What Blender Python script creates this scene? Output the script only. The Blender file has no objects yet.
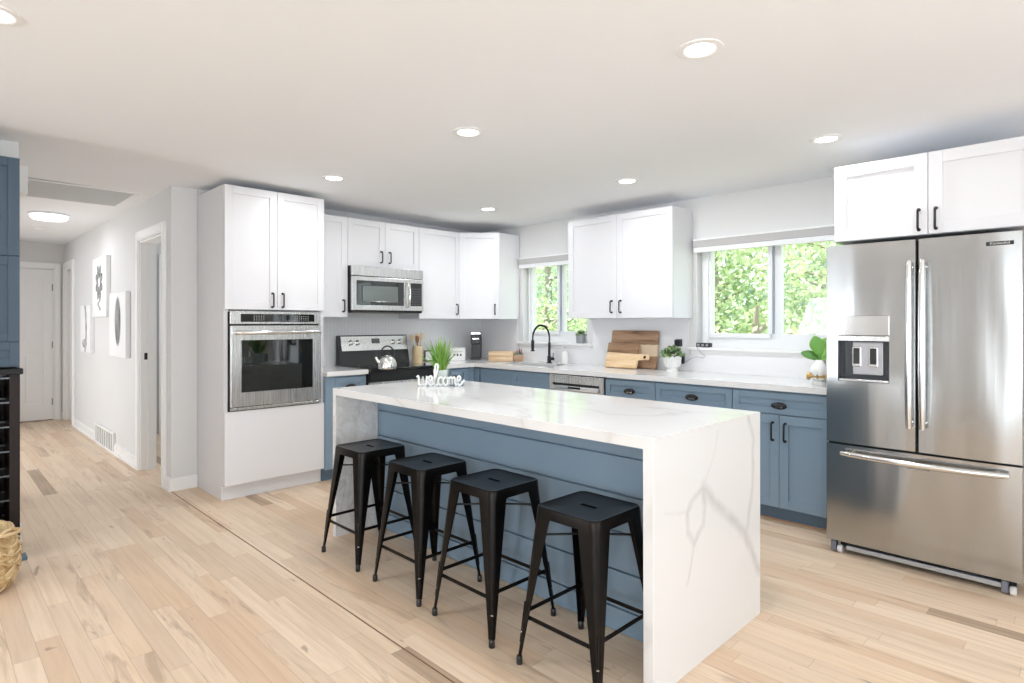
import bpy, bmesh, math, random
from mathutils import Vector, Matrix, noise
random.seed(7)
S = bpy.context.scene
COL = S.collection
PI = math.pi
H = 1.32                                        # eye height
YAW = math.radians(45.2453)

# ------------------------------------------------------------------ camera, world, sun, added fill lamps, exposure
cam_d = bpy.data.cameras.new('camera')
cam = bpy.data.objects.new('camera', cam_d); COL.objects.link(cam)
cam.location = (0, 0, H)
cam.rotation_euler = (PI / 2, 0, YAW)
cam_d.sensor_fit = 'HORIZONTAL'; cam_d.sensor_width = 36.0
cam_d.lens = 595.5 / 1024 * 36.0
cam_d.shift_y = -(341.5 - 322.8) / 1024.0
cam_d.clip_start = 0.02; cam_d.clip_end = 200
S.camera = cam

S.view_settings.view_transform = 'Standard'
S.view_settings.look = 'None'
S.view_settings.gamma = 1.0
S.view_settings.use_curve_mapping = False
S.view_settings.exposure = 0.05
S.cycles.use_denoising = True
S.cycles.max_bounces = 10
S.cycles.diffuse_bounces = 6
S.cycles.sample_clamp_indirect = 4.0
S.cycles.caustics_reflective = False
S.cycles.caustics_refractive = False

W = bpy.data.worlds.new('sky'); S.world = W; W.use_nodes = True
bgn = W.node_tree.nodes['Background']
bgn.inputs[0].default_value = (0.86, 0.93, 1.0, 1); bgn.inputs[1].default_value = 2.8

sun_d = bpy.data.lights.new('sun', 'SUN'); sun_d.energy = 9; sun_d.angle = 0.03; sun_d.color = (1, .96, .88)
sun = bpy.data.objects.new('sun', sun_d); COL.objects.link(sun)
sun.rotation_euler = (math.radians(9), math.radians(-36), 0)      # high sun from the hall side, clear of the glazing

def fill_lamp(name, loc, rot, sx, sy, e, c=(.88, .945, 1)):  # unseen area lamp added to brighten the rooms
    d = bpy.data.lights.new(name, 'AREA'); d.shape = 'RECTANGLE'; d.size = sx; d.size_y = sy; d.energy = e; d.color = c
    o = bpy.data.objects.new(name, d); COL.objects.link(o); o.location = loc; o.rotation_euler = rot
    return o
REAR_Y, EAST_X = -3.3, 2.7
REAR_OPEN = [(-4.55, -3.75), (-0.4, 0.9), (1.3, 2.5)]  # unseen openings, placed to stay out of the fridge reflection
EAST_OPEN = [(-2.6, -0.9), (0.5, 2.6)]
for a, b in REAR_OPEN:
    fill_lamp('fill_rear', ((a + b) / 2, REAR_Y - .03, 1.15), (PI / 2 + .80, 0, 0), b - a, 2.0, 45)  # added lamps in the rear openings, tilted up to brighten the ceiling
for a, b in EAST_OPEN:
    fill_lamp('fill_east', (EAST_X + .03, (a + b) / 2, 1.15), (PI / 2 + .80, 0, PI / 2), b - a, 2.0, 34)  # same added lamps for the east openings
fill_lamp('fill_side_room', (-6.6, 3.1, 1.5), (-PI / 2, 0, 0), 1.0, 1.2, 14, (.9, .96, 1))  # added lamp brightening the side room, which has no window
fill_lamp('fill_hall_room', (-7.6, -1.2, 1.2), (PI / 2, 0, 0), 3.2, 1.9, 26, (.93, .965, 1))  # added lamp brightening the hall through the unseen left opening

# ------------------------------------------------------------------ material helpers
def new_mat(name):
    m = bpy.data.materials.new(name); m.use_nodes = True
    return m, m.node_tree, m.node_tree.nodes['Principled BSDF']
class G:
    """small node-graph helper"""
    def __init__(s, nt): s.t = nt
    def n(s, typ, **kw):
        x = s.t.nodes.new(typ)
        for k, v in kw.items(): setattr(x, k, v)
        return x
    def l(s, a, b): s.t.links.new(a, b)
    def put(s, sock, v):
        if isinstance(v, (int, float, tuple)): sock.default_value = v
        else: s.l(v, sock)
    def m(s, op, a, b=None, c=None, clamp=False):
        x = s.n('ShaderNodeMath', operation=op); x.use_clamp = clamp
        for i, v in enumerate((a, b, c)):
            if v is not None: s.put(x.inputs[i], v)
        return x.outputs[0]
    def xyz(s, v):
        x = s.n('ShaderNodeSeparateXYZ'); s.l(v, x.inputs[0]); return x.outputs
    def comb(s, a, b, c):
        x = s.n('ShaderNodeCombineXYZ')
        for i, v in enumerate((a, b, c)): s.put(x.inputs[i], v)
        return x.outputs[0]
    def co(s, kind='Object'):
        return s.n('ShaderNodeTexCoord').outputs[kind]
    def wpos(s): return s.n('ShaderNodeNewGeometry').outputs['Position']
    def map(s, v, scale=(1, 1, 1), loc=(0, 0, 0), rot=(0, 0, 0)):
        x = s.n('ShaderNodeMapping'); s.l(v, x.inputs[0]); x.inputs['Scale'].default_value = scale
        x.inputs['Location'].default_value = loc; x.inputs['Rotation'].default_value = rot; return x.outputs[0]
    def noise(s, v, scale=5, detail=3, rough=.5, dist=0, out=0):
        x = s.n('ShaderNodeTexNoise'); s.l(v, x.inputs['Vector']); x.inputs['Scale'].default_value = scale
        x.inputs['Detail'].default_value = detail; x.inputs['Roughness'].default_value = rough; x.inputs['Distortion'].default_value = dist
        return x.outputs[out]
    def ramp(s, f, stops, interp='LINEAR'):
        x = s.n('ShaderNodeValToRGB'); s.put(x.inputs[0], f); r = x.color_ramp; r.interpolation = interp
        while len(r.elements) < len(stops): r.elements.new(.5)
        for e, (p, c) in zip(r.elements, stops):
            e.position = p; e.color = (*c, 1) if len(c) == 3 else c
        return x.outputs[0]
    def mix(s, f, a, b, blend='MIX'):
        x = s.n('ShaderNodeMix', data_type='RGBA', blend_type=blend); s.put(x.inputs[0], f)
        for i, v in ((6, a), (7, b)):
            if isinstance(v, tuple): x.inputs[i].default_value = (*v, 1) if len(v) == 3 else v
            else: s.l(v, x.inputs[i])
        return x.outputs[2]
    def bump(s, h, strength=.3, dist=.01):
        x = s.n('ShaderNodeBump'); s.l(h, x.inputs['Height']); x.inputs['Strength'].default_value = strength
        x.inputs['Distance'].default_value = dist; return x.outputs[0]

def srgb(r, g, b):
    f = lambda c: (c / 255 / 12.92) if c / 255 <= .04045 else ((c / 255 + .055) / 1.055) ** 2.4
    return (f(r), f(g), f(b))
def plain(name, col, rough=.5, metal=0, spec=.5, bump=0, bscale=60, var=0, coat=0):
    """plain surface with faint procedural tone variation and grain"""
    m, nt, p = new_mat(name); g = G(nt); v = g.co()
    n = g.noise(v, 3.5, 3)
    c = g.mix(g.m('MULTIPLY', n, var or .06), col, tuple(x * .7 for x in col))
    g.l(c, p.inputs['Base Color']); p.inputs['Roughness'].default_value = rough
    p.inputs['Metallic'].default_value = metal; p.inputs['Specular IOR Level'].default_value = spec
    p.inputs['Coat Weight'].default_value = coat
    if bump: g.l(g.bump(g.noise(v, bscale, 3), bump, .002), p.inputs['Normal'])
    return m

M = {}
M['wall'] = plain('wall_paint', srgb(221, 221, 221), .75, bump=.15, bscale=180)
M['ceiling'] = plain('ceiling_paint', srgb(243, 245, 248), .9, bump=.15, bscale=140)
M['trim'] = plain('trim_paint', srgb(240, 240, 240), .4)
M['white'] = plain('cabinet_white', srgb(222, 222, 225), .35)
M['blue'] = plain('cabinet_blue', srgb(125, 147, 166), .42)
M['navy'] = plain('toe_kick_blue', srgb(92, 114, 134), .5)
M['hutch'] = plain('hutch_shaded_blue', srgb(56, 77, 94), .45)  # cabinet blue darkened to stand for the shade on the hutch
M['black'] = plain('matte_black', (.012, .012, .013), .38, .3)
M['blackplastic'] = plain('black_plastic', (.014, .014, .015), .3)
M['darkglass'] = plain('dark_glass', (.006, .008, .007), .03, spec=.6, coat=.5)
M['gap'] = plain('gap_dark', (.01, .01, .01), .8)
M['knobsteel'] = plain('polished_steel', (.78, .78, .77), .16, 1)
M['ceramic'] = plain('white_ceramic', srgb(240, 240, 238), .3)
M['brass'] = plain('aged_brass', srgb(176, 146, 92), .35, .8)
M['greypot'] = plain('grey_concrete', srgb(150, 155, 160), .8, bump=.3)
M['terracotta'] = plain('tan_ceramic', srgb(196, 160, 130), .6)
M['cream'] = plain('cream_ceramic', srgb(216, 196, 158), .5)
M['shade'] = plain('roller_fabric', srgb(186, 184, 184), .8, bump=.3, bscale=300)
M['soil'] = plain('soil', (.04, .025, .015), .95, bump=1)
M['redbrown'] = plain('red_brown', (.25, .05, .04), .5)
M['spoonwood'] = plain('light_beech', srgb(222, 202, 162), .6)
M['spoondark'] = plain('dark_beech', srgb(140, 96, 62), .6)
M['vinyl'] = plain('white_vinyl', srgb(236, 238, 240), .35)
M['bottle'] = plain('dark_bottle', (.015, .02, .017), .08, spec=.6)
M['espresso'] = plain('espresso_wood', (.012, .006, .005), .45, spec=.3, bump=.2)
M['blackstone'] = plain('black_stone', (.008, .008, .010), .4, spec=.25)
M['grille'] = plain('grille_paint', srgb(228, 229, 230), .5)

def mat_steel(name, base=(.44, .44, .435), rough=.19, wave=.30):
    m, nt, p = new_mat(name); g = G(nt); v = g.co()
    fine = g.noise(g.map(v, (260, 260, 3)), 1, 2)
    big = g.noise(g.map(v, (4.2, 4.2, .9)), 1, 1, .4)
    p.inputs['Metallic'].default_value = 1
    g.l(g.mix(fine, base, tuple(x * .93 for x in base)), p.inputs['Base Color'])
    g.l(g.m('MULTIPLY_ADD', fine, .1, rough - .05), p.inputs['Roughness'])
    g.l(g.bump(big, wave, .06), p.inputs['Normal'])
    p.inputs['Anisotropic'].default_value = .4
    return m
M['steel'] = mat_steel('brushed_steel')
M['steel2'] = mat_steel('oven_steel', (.70, .70, .69), .27, .03)

def mat_stool():
    m, nt, p = new_mat('gunmetal_black'); g = G(nt); v = g.co()
    n = g.noise(v, 9, 4)
    g.l(g.ramp(n, [(.35, (.006, .006, .0065)), (.7, (.013, .010, .008))]), p.inputs['Base Color'])
    p.inputs['Metallic'].default_value = .75; p.inputs['Roughness'].default_value = .3
    g.l(g.bump(g.noise(v, 70, 2), .06, .002), p.inputs['Normal'])
    return m
M['stool'] = mat_stool()

def mat_floor():
    m, nt, p = new_mat('maple_planks'); g = G(nt); P = g.wpos(); x, y, z = g.xyz(P)
    w = .083
    yy = g.m('DIVIDE', y, w); row = g.m('FLOOR', yy); fy = g.m('FRACT', yy)
    wn = g.n('ShaderNodeTexWhiteNoise', noise_dimensions='1D'); g.l(row, wn.inputs['W'])
    ln = g.m('MULTIPLY_ADD', wn.outputs[0], .5, .75)                    # plank length varies by row
    xx = g.m('ADD', g.m('DIVIDE', x, ln), g.m('MULTIPLY', wn.outputs[0], 37.3)); colm = g.m('FLOOR', xx); fx = g.m('FRACT', xx)
    wn2 = g.n('ShaderNodeTexWhiteNoise', noise_dimensions='2D'); g.l(g.comb(row, colm, 0.0), wn2.inputs['Vector'])
    r1 = wn2.outputs['Value']; r3 = g.xyz(wn2.outputs['Color'])
    base = g.ramp(r1, [(0, srgb(218, 193, 166)), (.3, srgb(228, 205, 178)), (.6, srgb(236, 214, 188)), (.85, srgb(222, 192, 160)), (1, srgb(212, 182, 152))])
    off = g.m('MULTIPLY', r3[1], 53.0)
    v = g.comb(g.m('ADD', x, off), g.m('ADD', y, off), r1)
    grain = g.noise(g.map(v, (2.2, 42, 1)), 1, 4, .6, .4)
    c = g.mix(g.m('MULTIPLY', g.m('SUBTRACT', grain, .42, clamp=True), 1.3, clamp=True), base, srgb(186, 150, 118), 'MIX')
    # heartwood streaks and mineral marks on some planks
    st = g.noise(g.map(v, (1.6, 13, 1)), 1, 4, .6, 1.2)
    sm = g.m('MULTIPLY', g.ramp(st, [(.55, (0, 0, 0)), (.68, (1, 1, 1))]), g.m('MULTIPLY', g.m('GREATER_THAN', r3[2], .66), .55))
    c = g.mix(sm, c, srgb(150, 118, 92))
    kn = g.noise(g.map(v, (5, 13, 1)), 1, 3, .5, .6)
    km = g.ramp(kn, [(.70, (0, 0, 0)), (.76, (.6, .6, .6))])
    c = g.mix(km, c, srgb(110, 82, 62))
    dk = g.m('MULTIPLY', g.m('GREATER_THAN', r3[0], .984), g.m('MULTIPLY_ADD', grain, 1.0, .1, clamp=True))
    c = g.mix(dk, c, srgb(126, 104, 84))
    # broad pale and grey areas of the unoiled maple
    c = g.mix(g.m('MULTIPLY', g.noise(P, .9, 2), .35), c, srgb(214, 198, 180))
    ex = g.m('MULTIPLY', g.m('MINIMUM', fx, g.m('SUBTRACT', 1.0, fx)), ln)
    ey = g.m('MULTIPLY', g.m('MINIMUM', fy, g.m('SUBTRACT', 1.0, fy)), w)
    e = g.m('MINIMUM', ex, ey)
    gap = g.m('LESS_THAN', e, .0009)
    c = g.mix(g.m('MULTIPLY', gap, .45), c, srgb(120, 90, 66))
    g.l(c, p.inputs['Base Color']); p.inputs['Roughness'].default_value = .42
    p.inputs['Specular IOR Level'].default_value = .35
    g.l(g.bump(g.m('SUBTRACT', grain, g.m('MULTIPLY', gap, 2.0)), .08, .002), p.inputs['Normal'])
    return m
M['floor'] = mat_floor()

def mat_quartz(name, segs=None, veins=True, refl_dapple=False):
    """white engineered stone with soft grey veins; segs are vein polylines in world (y, z)"""
    m, nt, p = new_mat(name); g = G(nt); P = g.wpos()
    wv = g.n('ShaderNodeVectorMath', operation='ADD'); g.l(P, wv.inputs[0])
    wob = g.n('ShaderNodeVectorMath', operation='SCALE'); g.l(g.noise(P, 9, 3, out=1), wob.inputs[0]); wob.inputs['Scale'].default_value = .045
    g.l(wob.outputs[0], wv.inputs[1])
    if veins:
        n1 = g.noise(g.map(P, (1.1, 2.2, 1), rot=(0, 0, .5)), .9, 3, .5, .6)
        d = g.m('ABSOLUTE', g.m('SUBTRACT', n1, .5))
        vm = g.m('MULTIPLY', g.ramp(d, [(0, (.32, .32, .32)), (.012, (.10, .10, .10)), (.05, (0, 0, 0))]), g.m('LESS_THAN', g.xyz(P)[0], -1.13 if segs else 50.0))
    else: vm = 0.0
    base = g.mix(vm, srgb(226, 226, 226), srgb(176, 172, 168))
    if segs:
        x, y, z = g.xyz(wv.outputs[0]); best = None
        for (a, b, wd, k) in segs:
            ax, ay = a; bx, by = b; dx, dy = bx - ax, by - ay; L2 = dx * dx + dy * dy
            px = g.m('SUBTRACT', y, ax + .022); py = g.m('SUBTRACT', z, ay + .022)
            t = g.m('DIVIDE', g.m('ADD', g.m('MULTIPLY', px, dx), g.m('MULTIPLY', py, dy)), L2, clamp=True)
            ex = g.m('SUBTRACT', px, g.m('MULTIPLY', t, dx)); ey = g.m('SUBTRACT', py, g.m('MULTIPLY', t, dy))
            dd = g.m('SQRT', g.m('ADD', g.m('MULTIPLY', ex, ex), g.m('MULTIPLY', ey, ey)))
            f = g.m('MULTIPLY', g.m('SUBTRACT', 1.0, g.m('DIVIDE', dd, wd), clamp=True), k)
            best = f if best is None else g.m('MAXIMUM', best, f)
        px0 = g.xyz(P)[0]
        best = g.m('MULTIPLY', g.m('MULTIPLY', best, g.m('GREATER_THAN', px0, -1.171)), g.m('MULTIPLY_ADD', g.noise(P, 14, 3), .7, .10))
        base = g.mix(best, base, srgb(168, 166, 166))
    if refl_dapple:  # dappled reflection painted into the inner left side's colour
        inr = g.m('MULTIPLY', g.m('LESS_THAN', g.xyz(P)[0], -3.36), g.m('LESS_THAN', g.xyz(P)[2], .8745)); clean = base
        s = g.noise(P, 11, 5, .7, 1.0); s2 = g.noise(P, 30, 3, .6)
        base = g.mix(g.m('MULTIPLY', g.ramp(s, [(.42, (0, 0, 0)), (.62, (1, 1, 1))]), .45), base, srgb(168, 168, 166))
        base = g.mix(g.ramp(s2, [(.70, (0, 0, 0)), (.74, (.7, .7, .7))]), base, srgb(120, 120, 120)); base = g.mix(inr, clean, base)
    g.l(base, p.inputs['Base Color']); p.inputs['Roughness'].default_value = .1
    p.inputs['Specular IOR Level'].default_value = .5
    return m
VEIN = []
def vein(pts, wd, k):
    for a, b in zip(pts, pts[1:]): VEIN.append((a, b, wd, k))
M['counter'] = mat_quartz('counter_quartz', veins=False)

def mat_tile():
    m, nt, p = new_mat('chevron_tile'); g = G(nt); P = g.wpos(); x, y, z = g.xyz(P)
    per = .075
    u = g.m('DIVIDE', g.m('ADD', y, g.m('MULTIPLY', x, 1.0)), per)
    tri = g.m('MULTIPLY', g.m('ABSOLUTE', g.m('SUBTRACT', g.m('FRACT', u), .5)), 2 * per * .55)
    v = g.m('DIVIDE', g.m('SUBTRACT', z, tri), .021)
    f = g.m('ABSOLUTE', g.m('SUBTRACT', g.m('FRACT', v), .5))
    fu = g.m('ABSOLUTE', g.m('SUBTRACT', g.m('FRACT', g.m('MULTIPLY', u, 2.0)), .5))
    gr = g.m('MAXIMUM', g.m('GREATER_THAN', f, .43), g.m('GREATER_THAN', fu, .475))
    c = g.mix(gr, srgb(236, 237, 238), srgb(198, 201, 204))
    g.l(c, p.inputs['Base Color']); p.inputs['Roughness'].default_value = .2
    g.l(g.bump(g.m('SUBTRACT', 1.0, gr), .25, .002), p.inputs['Normal'])
    return m
M['tile'] = mat_tile()

def mat_board(name, c1, c2, c3, axis='X', scale=1.0, sap=None):
    m, nt, p = new_mat(name); g = G(nt); v = g.co()
    sc = (2.2, 20, 20) if axis == 'X' else (20, 20, 2.2)
    n = g.noise(g.map(v, tuple(s * scale for s in sc)), 1, 4, .55, 1.1)
    c = g.ramp(n, [(.3, c1), (.5, c2), (.68, c3)])
    if sap:                                    # sapwood bands: list of (z0, z1, colour)
        z = g.xyz(v)[2]
        wob = g.m('ADD', z, g.m('MULTIPLY', g.noise(g.map(v, (5, 3, 3)), 1, 2), .05))
        for z0, z1, cc in sap:
            k = g.m('MULTIPLY', g.m('GREATER_THAN', wob, z0 + .025), g.m('LESS_THAN', wob, z1 + .025))
            c = g.mix(g.m('MULTIPLY', k, .85), c, cc)
    g.l(c, p.inputs['Base Color']); p.inputs['Roughness'].default_value = .5
    return m
WD, WM, WL = srgb(112, 82, 60), srgb(150, 116, 88), srgb(222, 196, 160)
M['board_a'] = mat_board('walnut_board', WD, srgb(160, 126, 98), srgb(176, 144, 116), sap=[(.11, .215, srgb(232, 210, 182))])
M['board_b'] = mat_board('striped_board', srgb(120, 88, 64), srgb(158, 124, 94), srgb(180, 146, 114), sap=[(-.04, .10, srgb(226, 196, 150))])
M['board_c'] = mat_board('acacia_board', srgb(186, 146, 104), srgb(218, 188, 148), srgb(232, 208, 172))
M['crate'] = mat_board('pine_crate', srgb(196, 162, 124), srgb(218, 190, 154), srgb(228, 204, 172))

def mat_leaf(name, c1, c2, c3, sc=3, transl=0):
    m, nt, p = new_mat(name); g = G(nt)
    gi = g.n('ShaderNodeNewGeometry').outputs['Random Per Island']
    c = g.ramp(gi, [(0, c1), (.5, c2), (1, c3)])
    g.l(c, p.inputs['Base Color']); p.inputs['Roughness'].default_value = .5
    if transl:
        out = nt.nodes['Material Output']; t = g.n('ShaderNodeBsdfTranslucent'); g.l(c, t.inputs[0])
        mx = g.n('ShaderNodeMixShader'); mx.inputs[0].default_value = transl
        g.l(p.outputs[0], mx.inputs[1]); g.l(t.outputs[0], mx.inputs[2]); g.l(mx.outputs[0], out.inputs[0])
    return m
M['treeleaf'] = mat_leaf('tree_leaves', srgb(150, 172, 122), srgb(196, 212, 160), srgb(234, 240, 216), transl=.4)
M['treeleaf2'] = mat_leaf('conifer_leaves', srgb(136, 162, 142), srgb(178, 198, 178), srgb(228, 236, 222), transl=.4)
M['grass'] = mat_leaf('onion_grass', srgb(84, 132, 44), srgb(132, 180, 72), srgb(184, 214, 124), transl=.2)
M['succulent'] = mat_leaf('succulent_leaf', srgb(70, 98, 62), srgb(118, 146, 96), srgb(172, 192, 142))
M['fig'] = mat_leaf('fig_leaf', srgb(76, 128, 50), srgb(106, 162, 68), srgb(132, 182, 88))
M['bark'] = plain('bark', srgb(150, 140, 128), .9, bump=1, bscale=20)
M['lawn'] = plain('lawn', srgb(120, 160, 84), .9, bump=1, bscale=8)
M['reed'] = mat_leaf('woven_reed', srgb(176, 148, 106), srgb(206, 180, 138), srgb(226, 204, 166))

def mat_glass(name, col=(1, 1, 1)):
    m, nt, p = new_mat(name); g = G(nt); out = nt.nodes['Material Output']; nt.nodes.remove(p)
    tr = g.n('ShaderNodeBsdfTransparent'); tr.inputs[0].default_value = (*col, 1)
    gl = g.n('ShaderNodeBsdfGlossy'); gl.inputs['Roughness'].default_value = .01
    fr = g.n('ShaderNodeLayerWeight'); fr.inputs['Blend'].default_value = .5
    fac = g.m('MULTIPLY_ADD', g.m('POWER', fr.outputs['Facing'], 5.0), .9, .035, clamp=True)   # same on both faces of the thin pane
    mx = g.n('ShaderNodeMixShader'); g.l(fac, mx.inputs[0]); g.l(tr.outputs[0], mx.inputs[1]); g.l(gl.outputs[0], mx.inputs[2])
    g.l(mx.outputs[0], out.inputs[0]); return m
M['pane'] = mat_glass('window_glass', (.97, .99, .98))
M['tumbler'] = mat_glass('tumbler_glass', (.80, .85, .88))
def mat_emit(name, col, st):
    m, nt, p = new_mat(name); p.inputs['Emission Color'].default_value = (*col, 1); p.inputs['Emission Strength'].default_value = st
    return m
M['lamp'] = mat_emit('lamp_lens', (1, .97, .92), 9)
M['hall_lamp'] = mat_emit('hall_lamp_lens', (.95, .97, 1), 2.2)

def mat_art(name, kind):
    """grey botanical print on a white canvas, in the canvas's own face coordinates"""
    m, nt, p = new_mat(name); g = G(nt); v = g.co(); x, y, z = g.xyz(v)
    if kind == 'leaf':
        d = g.m('SQRT', g.m('ADD', g.m('POWER', g.m('DIVIDE', g.m('ADD', x, -.02), .13), 2.0), g.m('POWER', g.m('DIVIDE', g.m('ADD', z, -.03), .25), 2.0)))
        msk = g.ramp(d, [(.86, (1, 1, 1)), (1.0, (0, 0, 0))])
        st = g.m('ABSOLUTE', g.m('SINE', g.m('MULTIPLY', g.m('ADD', z, g.m('MULTIPLY', g.m('ABSOLUTE', x), -1.3)), 60.0)))
        tone = g.m('MULTIPLY', msk, g.m('MULTIPLY_ADD', g.noise(g.map(v, (16, 1, 3)), 1, 3), .9, g.m('MULTIPLY', st, .2)))
    elif kind == 'flower':
        ang = g.m('ARCTAN2', g.m('ADD', z, -.05), x); rad = g.m('SQRT', g.m('ADD', g.m('POWER', x, 2.0), g.m('POWER', g.m('DIVIDE', g.m('ADD', z, -.05), 1.1), 2.0)))
        pet = g.m('MULTIPLY_ADD', g.m('ABSOLUTE', g.m('SINE', g.m('MULTIPLY', ang, 4.0))), .06, .12)
        ringm = g.m('MULTIPLY', g.m('LESS_THAN', rad, pet), g.m('GREATER_THAN', rad, .05))
        sx = g.m('MULTIPLY', g.m('LESS_THAN', g.m('ABSOLUTE', g.m('ADD', x, g.m('MULTIPLY', g.m('SINE', g.m('MULTIPLY', z, 60.0)), .05))), .03), g.m('MULTIPLY', g.m('LESS_THAN', z, -.08), g.m('GREATER_THAN', z, -.25)))
        tone = g.m('MULTIPLY', g.m('MAXIMUM', ringm, sx), g.m('MULTIPLY_ADD', g.noise(v, 26, 3), 1.0, .1))
    else:
        a = g.m('LESS_THAN', g.m('ABSOLUTE', g.m('ADD', x, g.m('MULTIPLY_ADD', g.m('MULTIPLY', z, z), .9, -.06))), .045)
        b = g.m('LESS_THAN', g.m('ADD', g.m('POWER', g.m('DIVIDE', g.m('ADD', x, .04), .14), 2.0), g.m('POWER', g.m('DIVIDE', g.m('ADD', z, .17), .05), 2.0)), 1.0)
        tone = g.m('MULTIPLY', g.m('MAXIMUM', a, b), g.m('MULTIPLY_ADD', g.noise(v, 14, 3), .9, .0))
    c = g.mix(g.m('MULTIPLY', tone, 1.3, clamp=True), srgb(236, 237, 238), srgb(70, 72, 74))
    g.l(c, p.inputs['Base Color']); p.inputs['Roughness'].default_value = .7
    return m
for k in ('leaf', 'flower', 'stem'): M['art_' + k] = mat_art('art_' + k, k)

# ------------------------------------------------------------------ geometry helpers
class MB:
    """collects shapes into one mesh"""
    def __init__(s): s.bm = bmesh.new()
    def box(s, x0, x1, y0, y1, z0, z1, bev=0, seg=2):
        v = [s.bm.verts.new(p) for p in ((x0, y0, z0), (x1, y0, z0), (x1, y1, z0), (x0, y1, z0), (x0, y0, z1), (x1, y0, z1), (x1, y1, z1), (x0, y1, z1))]
        fs = [s.bm.faces.new([v[i] for i in q]) for q in ((3, 2, 1, 0), (4, 5, 6, 7), (0, 1, 5, 4), (1, 2, 6, 5), (2, 3, 7, 6), (3, 0, 4, 7))]
        if bev:
            es = list({e for f in fs for e in f.edges})
            bmesh.ops.bevel(s.bm, geom=es, offset=bev, segments=seg, affect='EDGES', profile=.5)
        return s
    def quad(s, pts):
        s.bm.faces.new([s.bm.verts.new(p) for p in pts]); return s
    def loft(s, rings, cap=True, closed=True):
        R = [[s.bm.verts.new(p) for p in r] for r in rings]; n = len(R[0])
        for a, b in zip(R, R[1:]):
            for i in range(n if closed else n - 1):
                j = (i + 1) % n
                try: s.bm.faces.new((a[i], a[j], b[j], b[i]))
                except ValueError: pass
        if cap:
            for r in (list(reversed(R[0])), R[-1]):
                try: s.bm.faces.new(r)
                except ValueError: pass
        return s
    def tube(s, pts, r, seg=8, cap=True):
        pts = [Vector(p) for p in pts]; n = len(pts)
        rr = r if isinstance(r, (list, tuple)) else [r] * n
        rings = []; up = None
        for i, p in enumerate(pts):
            t = (pts[min(i + 1, n - 1)] - pts[max(i - 1, 0)]).normalized()
            if up is None:
                up = t.orthogonal().normalized()
            else:
                up = (up - t * up.dot(t)); up = up.normalized() if up.length > 1e-6 else t.orthogonal().normalized()
            b = t.cross(up)
            rings.append([p + (up * math.cos(2 * PI * k / seg) + b * math.sin(2 * PI * k / seg)) * rr[i] for k in range(seg)])
        return s.loft(rings, cap)
    def lathe(s, prof, c=(0, 0, 0), seg=28, cap=True, ax='Z'):
        rings = []
        for r, h in prof:
            ring = []
            for k in range(seg):
                a = 2 * PI * k / seg; u, v = r * math.cos(a), r * math.sin(a)
                if ax == 'Z': ring.append((c[0] + u, c[1] + v, c[2] + h))
                elif ax == 'Y': ring.append((c[0] + u, c[1] + h, c[2] - v))
                else: ring.append((c[0] + h, c[1] + u, c[2] + v))
            rings.append(ring)
        return s.loft(rings, cap)
    def prism(s, poly, z0, z1, bev=0):
        a = [s.bm.verts.new((x, y, z0)) for x, y in poly]; b = [s.bm.verts.new((x, y, z1)) for x, y in poly]
        n = len(poly); fs = [s.bm.faces.new(list(reversed(a))), s.bm.faces.new(b)]
        for i in range(n): fs.append(s.bm.faces.new((a[i], a[(i + 1) % n], b[(i + 1) % n], b[i])))
        if bev:
            es = list({e for f in fs[:2] for e in f.edges})
            bmesh.ops.bevel(s.bm, geom=es, offset=bev, segments=2, affect='EDGES', profile=.5)
        return s
    def prism_y(s, poly, y0, y1, bev=0):
        """polygon in x,z extruded along y"""
        a = [s.bm.verts.new((x, y0, z)) for x, z in poly]; b = [s.bm.verts.new((x, y1, z)) for x, z in poly]
        n = len(poly); fs = [s.bm.faces.new(a), s.bm.faces.new(list(reversed(b)))]
        for i in range(n): fs.append(s.bm.faces.new((a[(i + 1) % n], a[i], b[i], b[(i + 1) % n])))
        if bev:
            es = list({e for f in fs[:2] for e in f.edges})
            bmesh.ops.bevel(s.bm, geom=es, offset=bev, segments=2, affect='EDGES', profile=.5)
        return s
    def xf(s, mat):
        s.bm.transform(mat); return s
    def build(s, name, m, parent=None, loc=None, rot=None, smooth=False):
        bmesh.ops.recalc_face_normals(s.bm, faces=s.bm.faces)
        me = bpy.data.meshes.new(name); s.bm.to_mesh(me); s.bm.free()
        me.materials.append(M[m] if isinstance(m, str) else m)
        if smooth:
            me.polygons.foreach_set('use_smooth', [True] * len(me.polygons))
            try: me.set_sharp_from_angle(angle=math.radians(40))
            except Exception: pass
        o = bpy.data.objects.new(name, me); COL.objects.link(o)
        if parent: o.parent = parent
        if loc: o.location = loc
        if rot: o.rotation_euler = rot
        return o
def tag(o, label, cat, group=None, kind=None):
    o['label'] = label; o['category'] = cat
    if group: o['group'] = group
    if kind: o['kind'] = kind
    return o
def thing(name, label, cat, loc=(0, 0, 0), rz=0, group=None):
    o = bpy.data.objects.new(name, None); COL.objects.link(o); o.empty_display_size = .05
    o.location = loc; o.rotation_euler = (0, 0, rz)
    return tag(o, label, cat, group)
def struct(name, mb, m, parent=None, smooth=False):
    o = mb.build(name, m, parent, smooth=smooth)
    if not parent: o['kind'] = 'structure'
    return o
def copy_thing(root, loc, rz, label, group=None):
    r = root.copy(); COL.objects.link(r); r.location = loc; r.rotation_euler = (0, 0, rz); r['label'] = label
    if group: r['group'] = group
    for ch in list(root.children):
        c = ch.copy(); COL.objects.link(c); c.parent = r
        for g_ in ch.children:
            d = g_.copy(); COL.objects.link(d); d.parent = c
    return r
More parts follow.
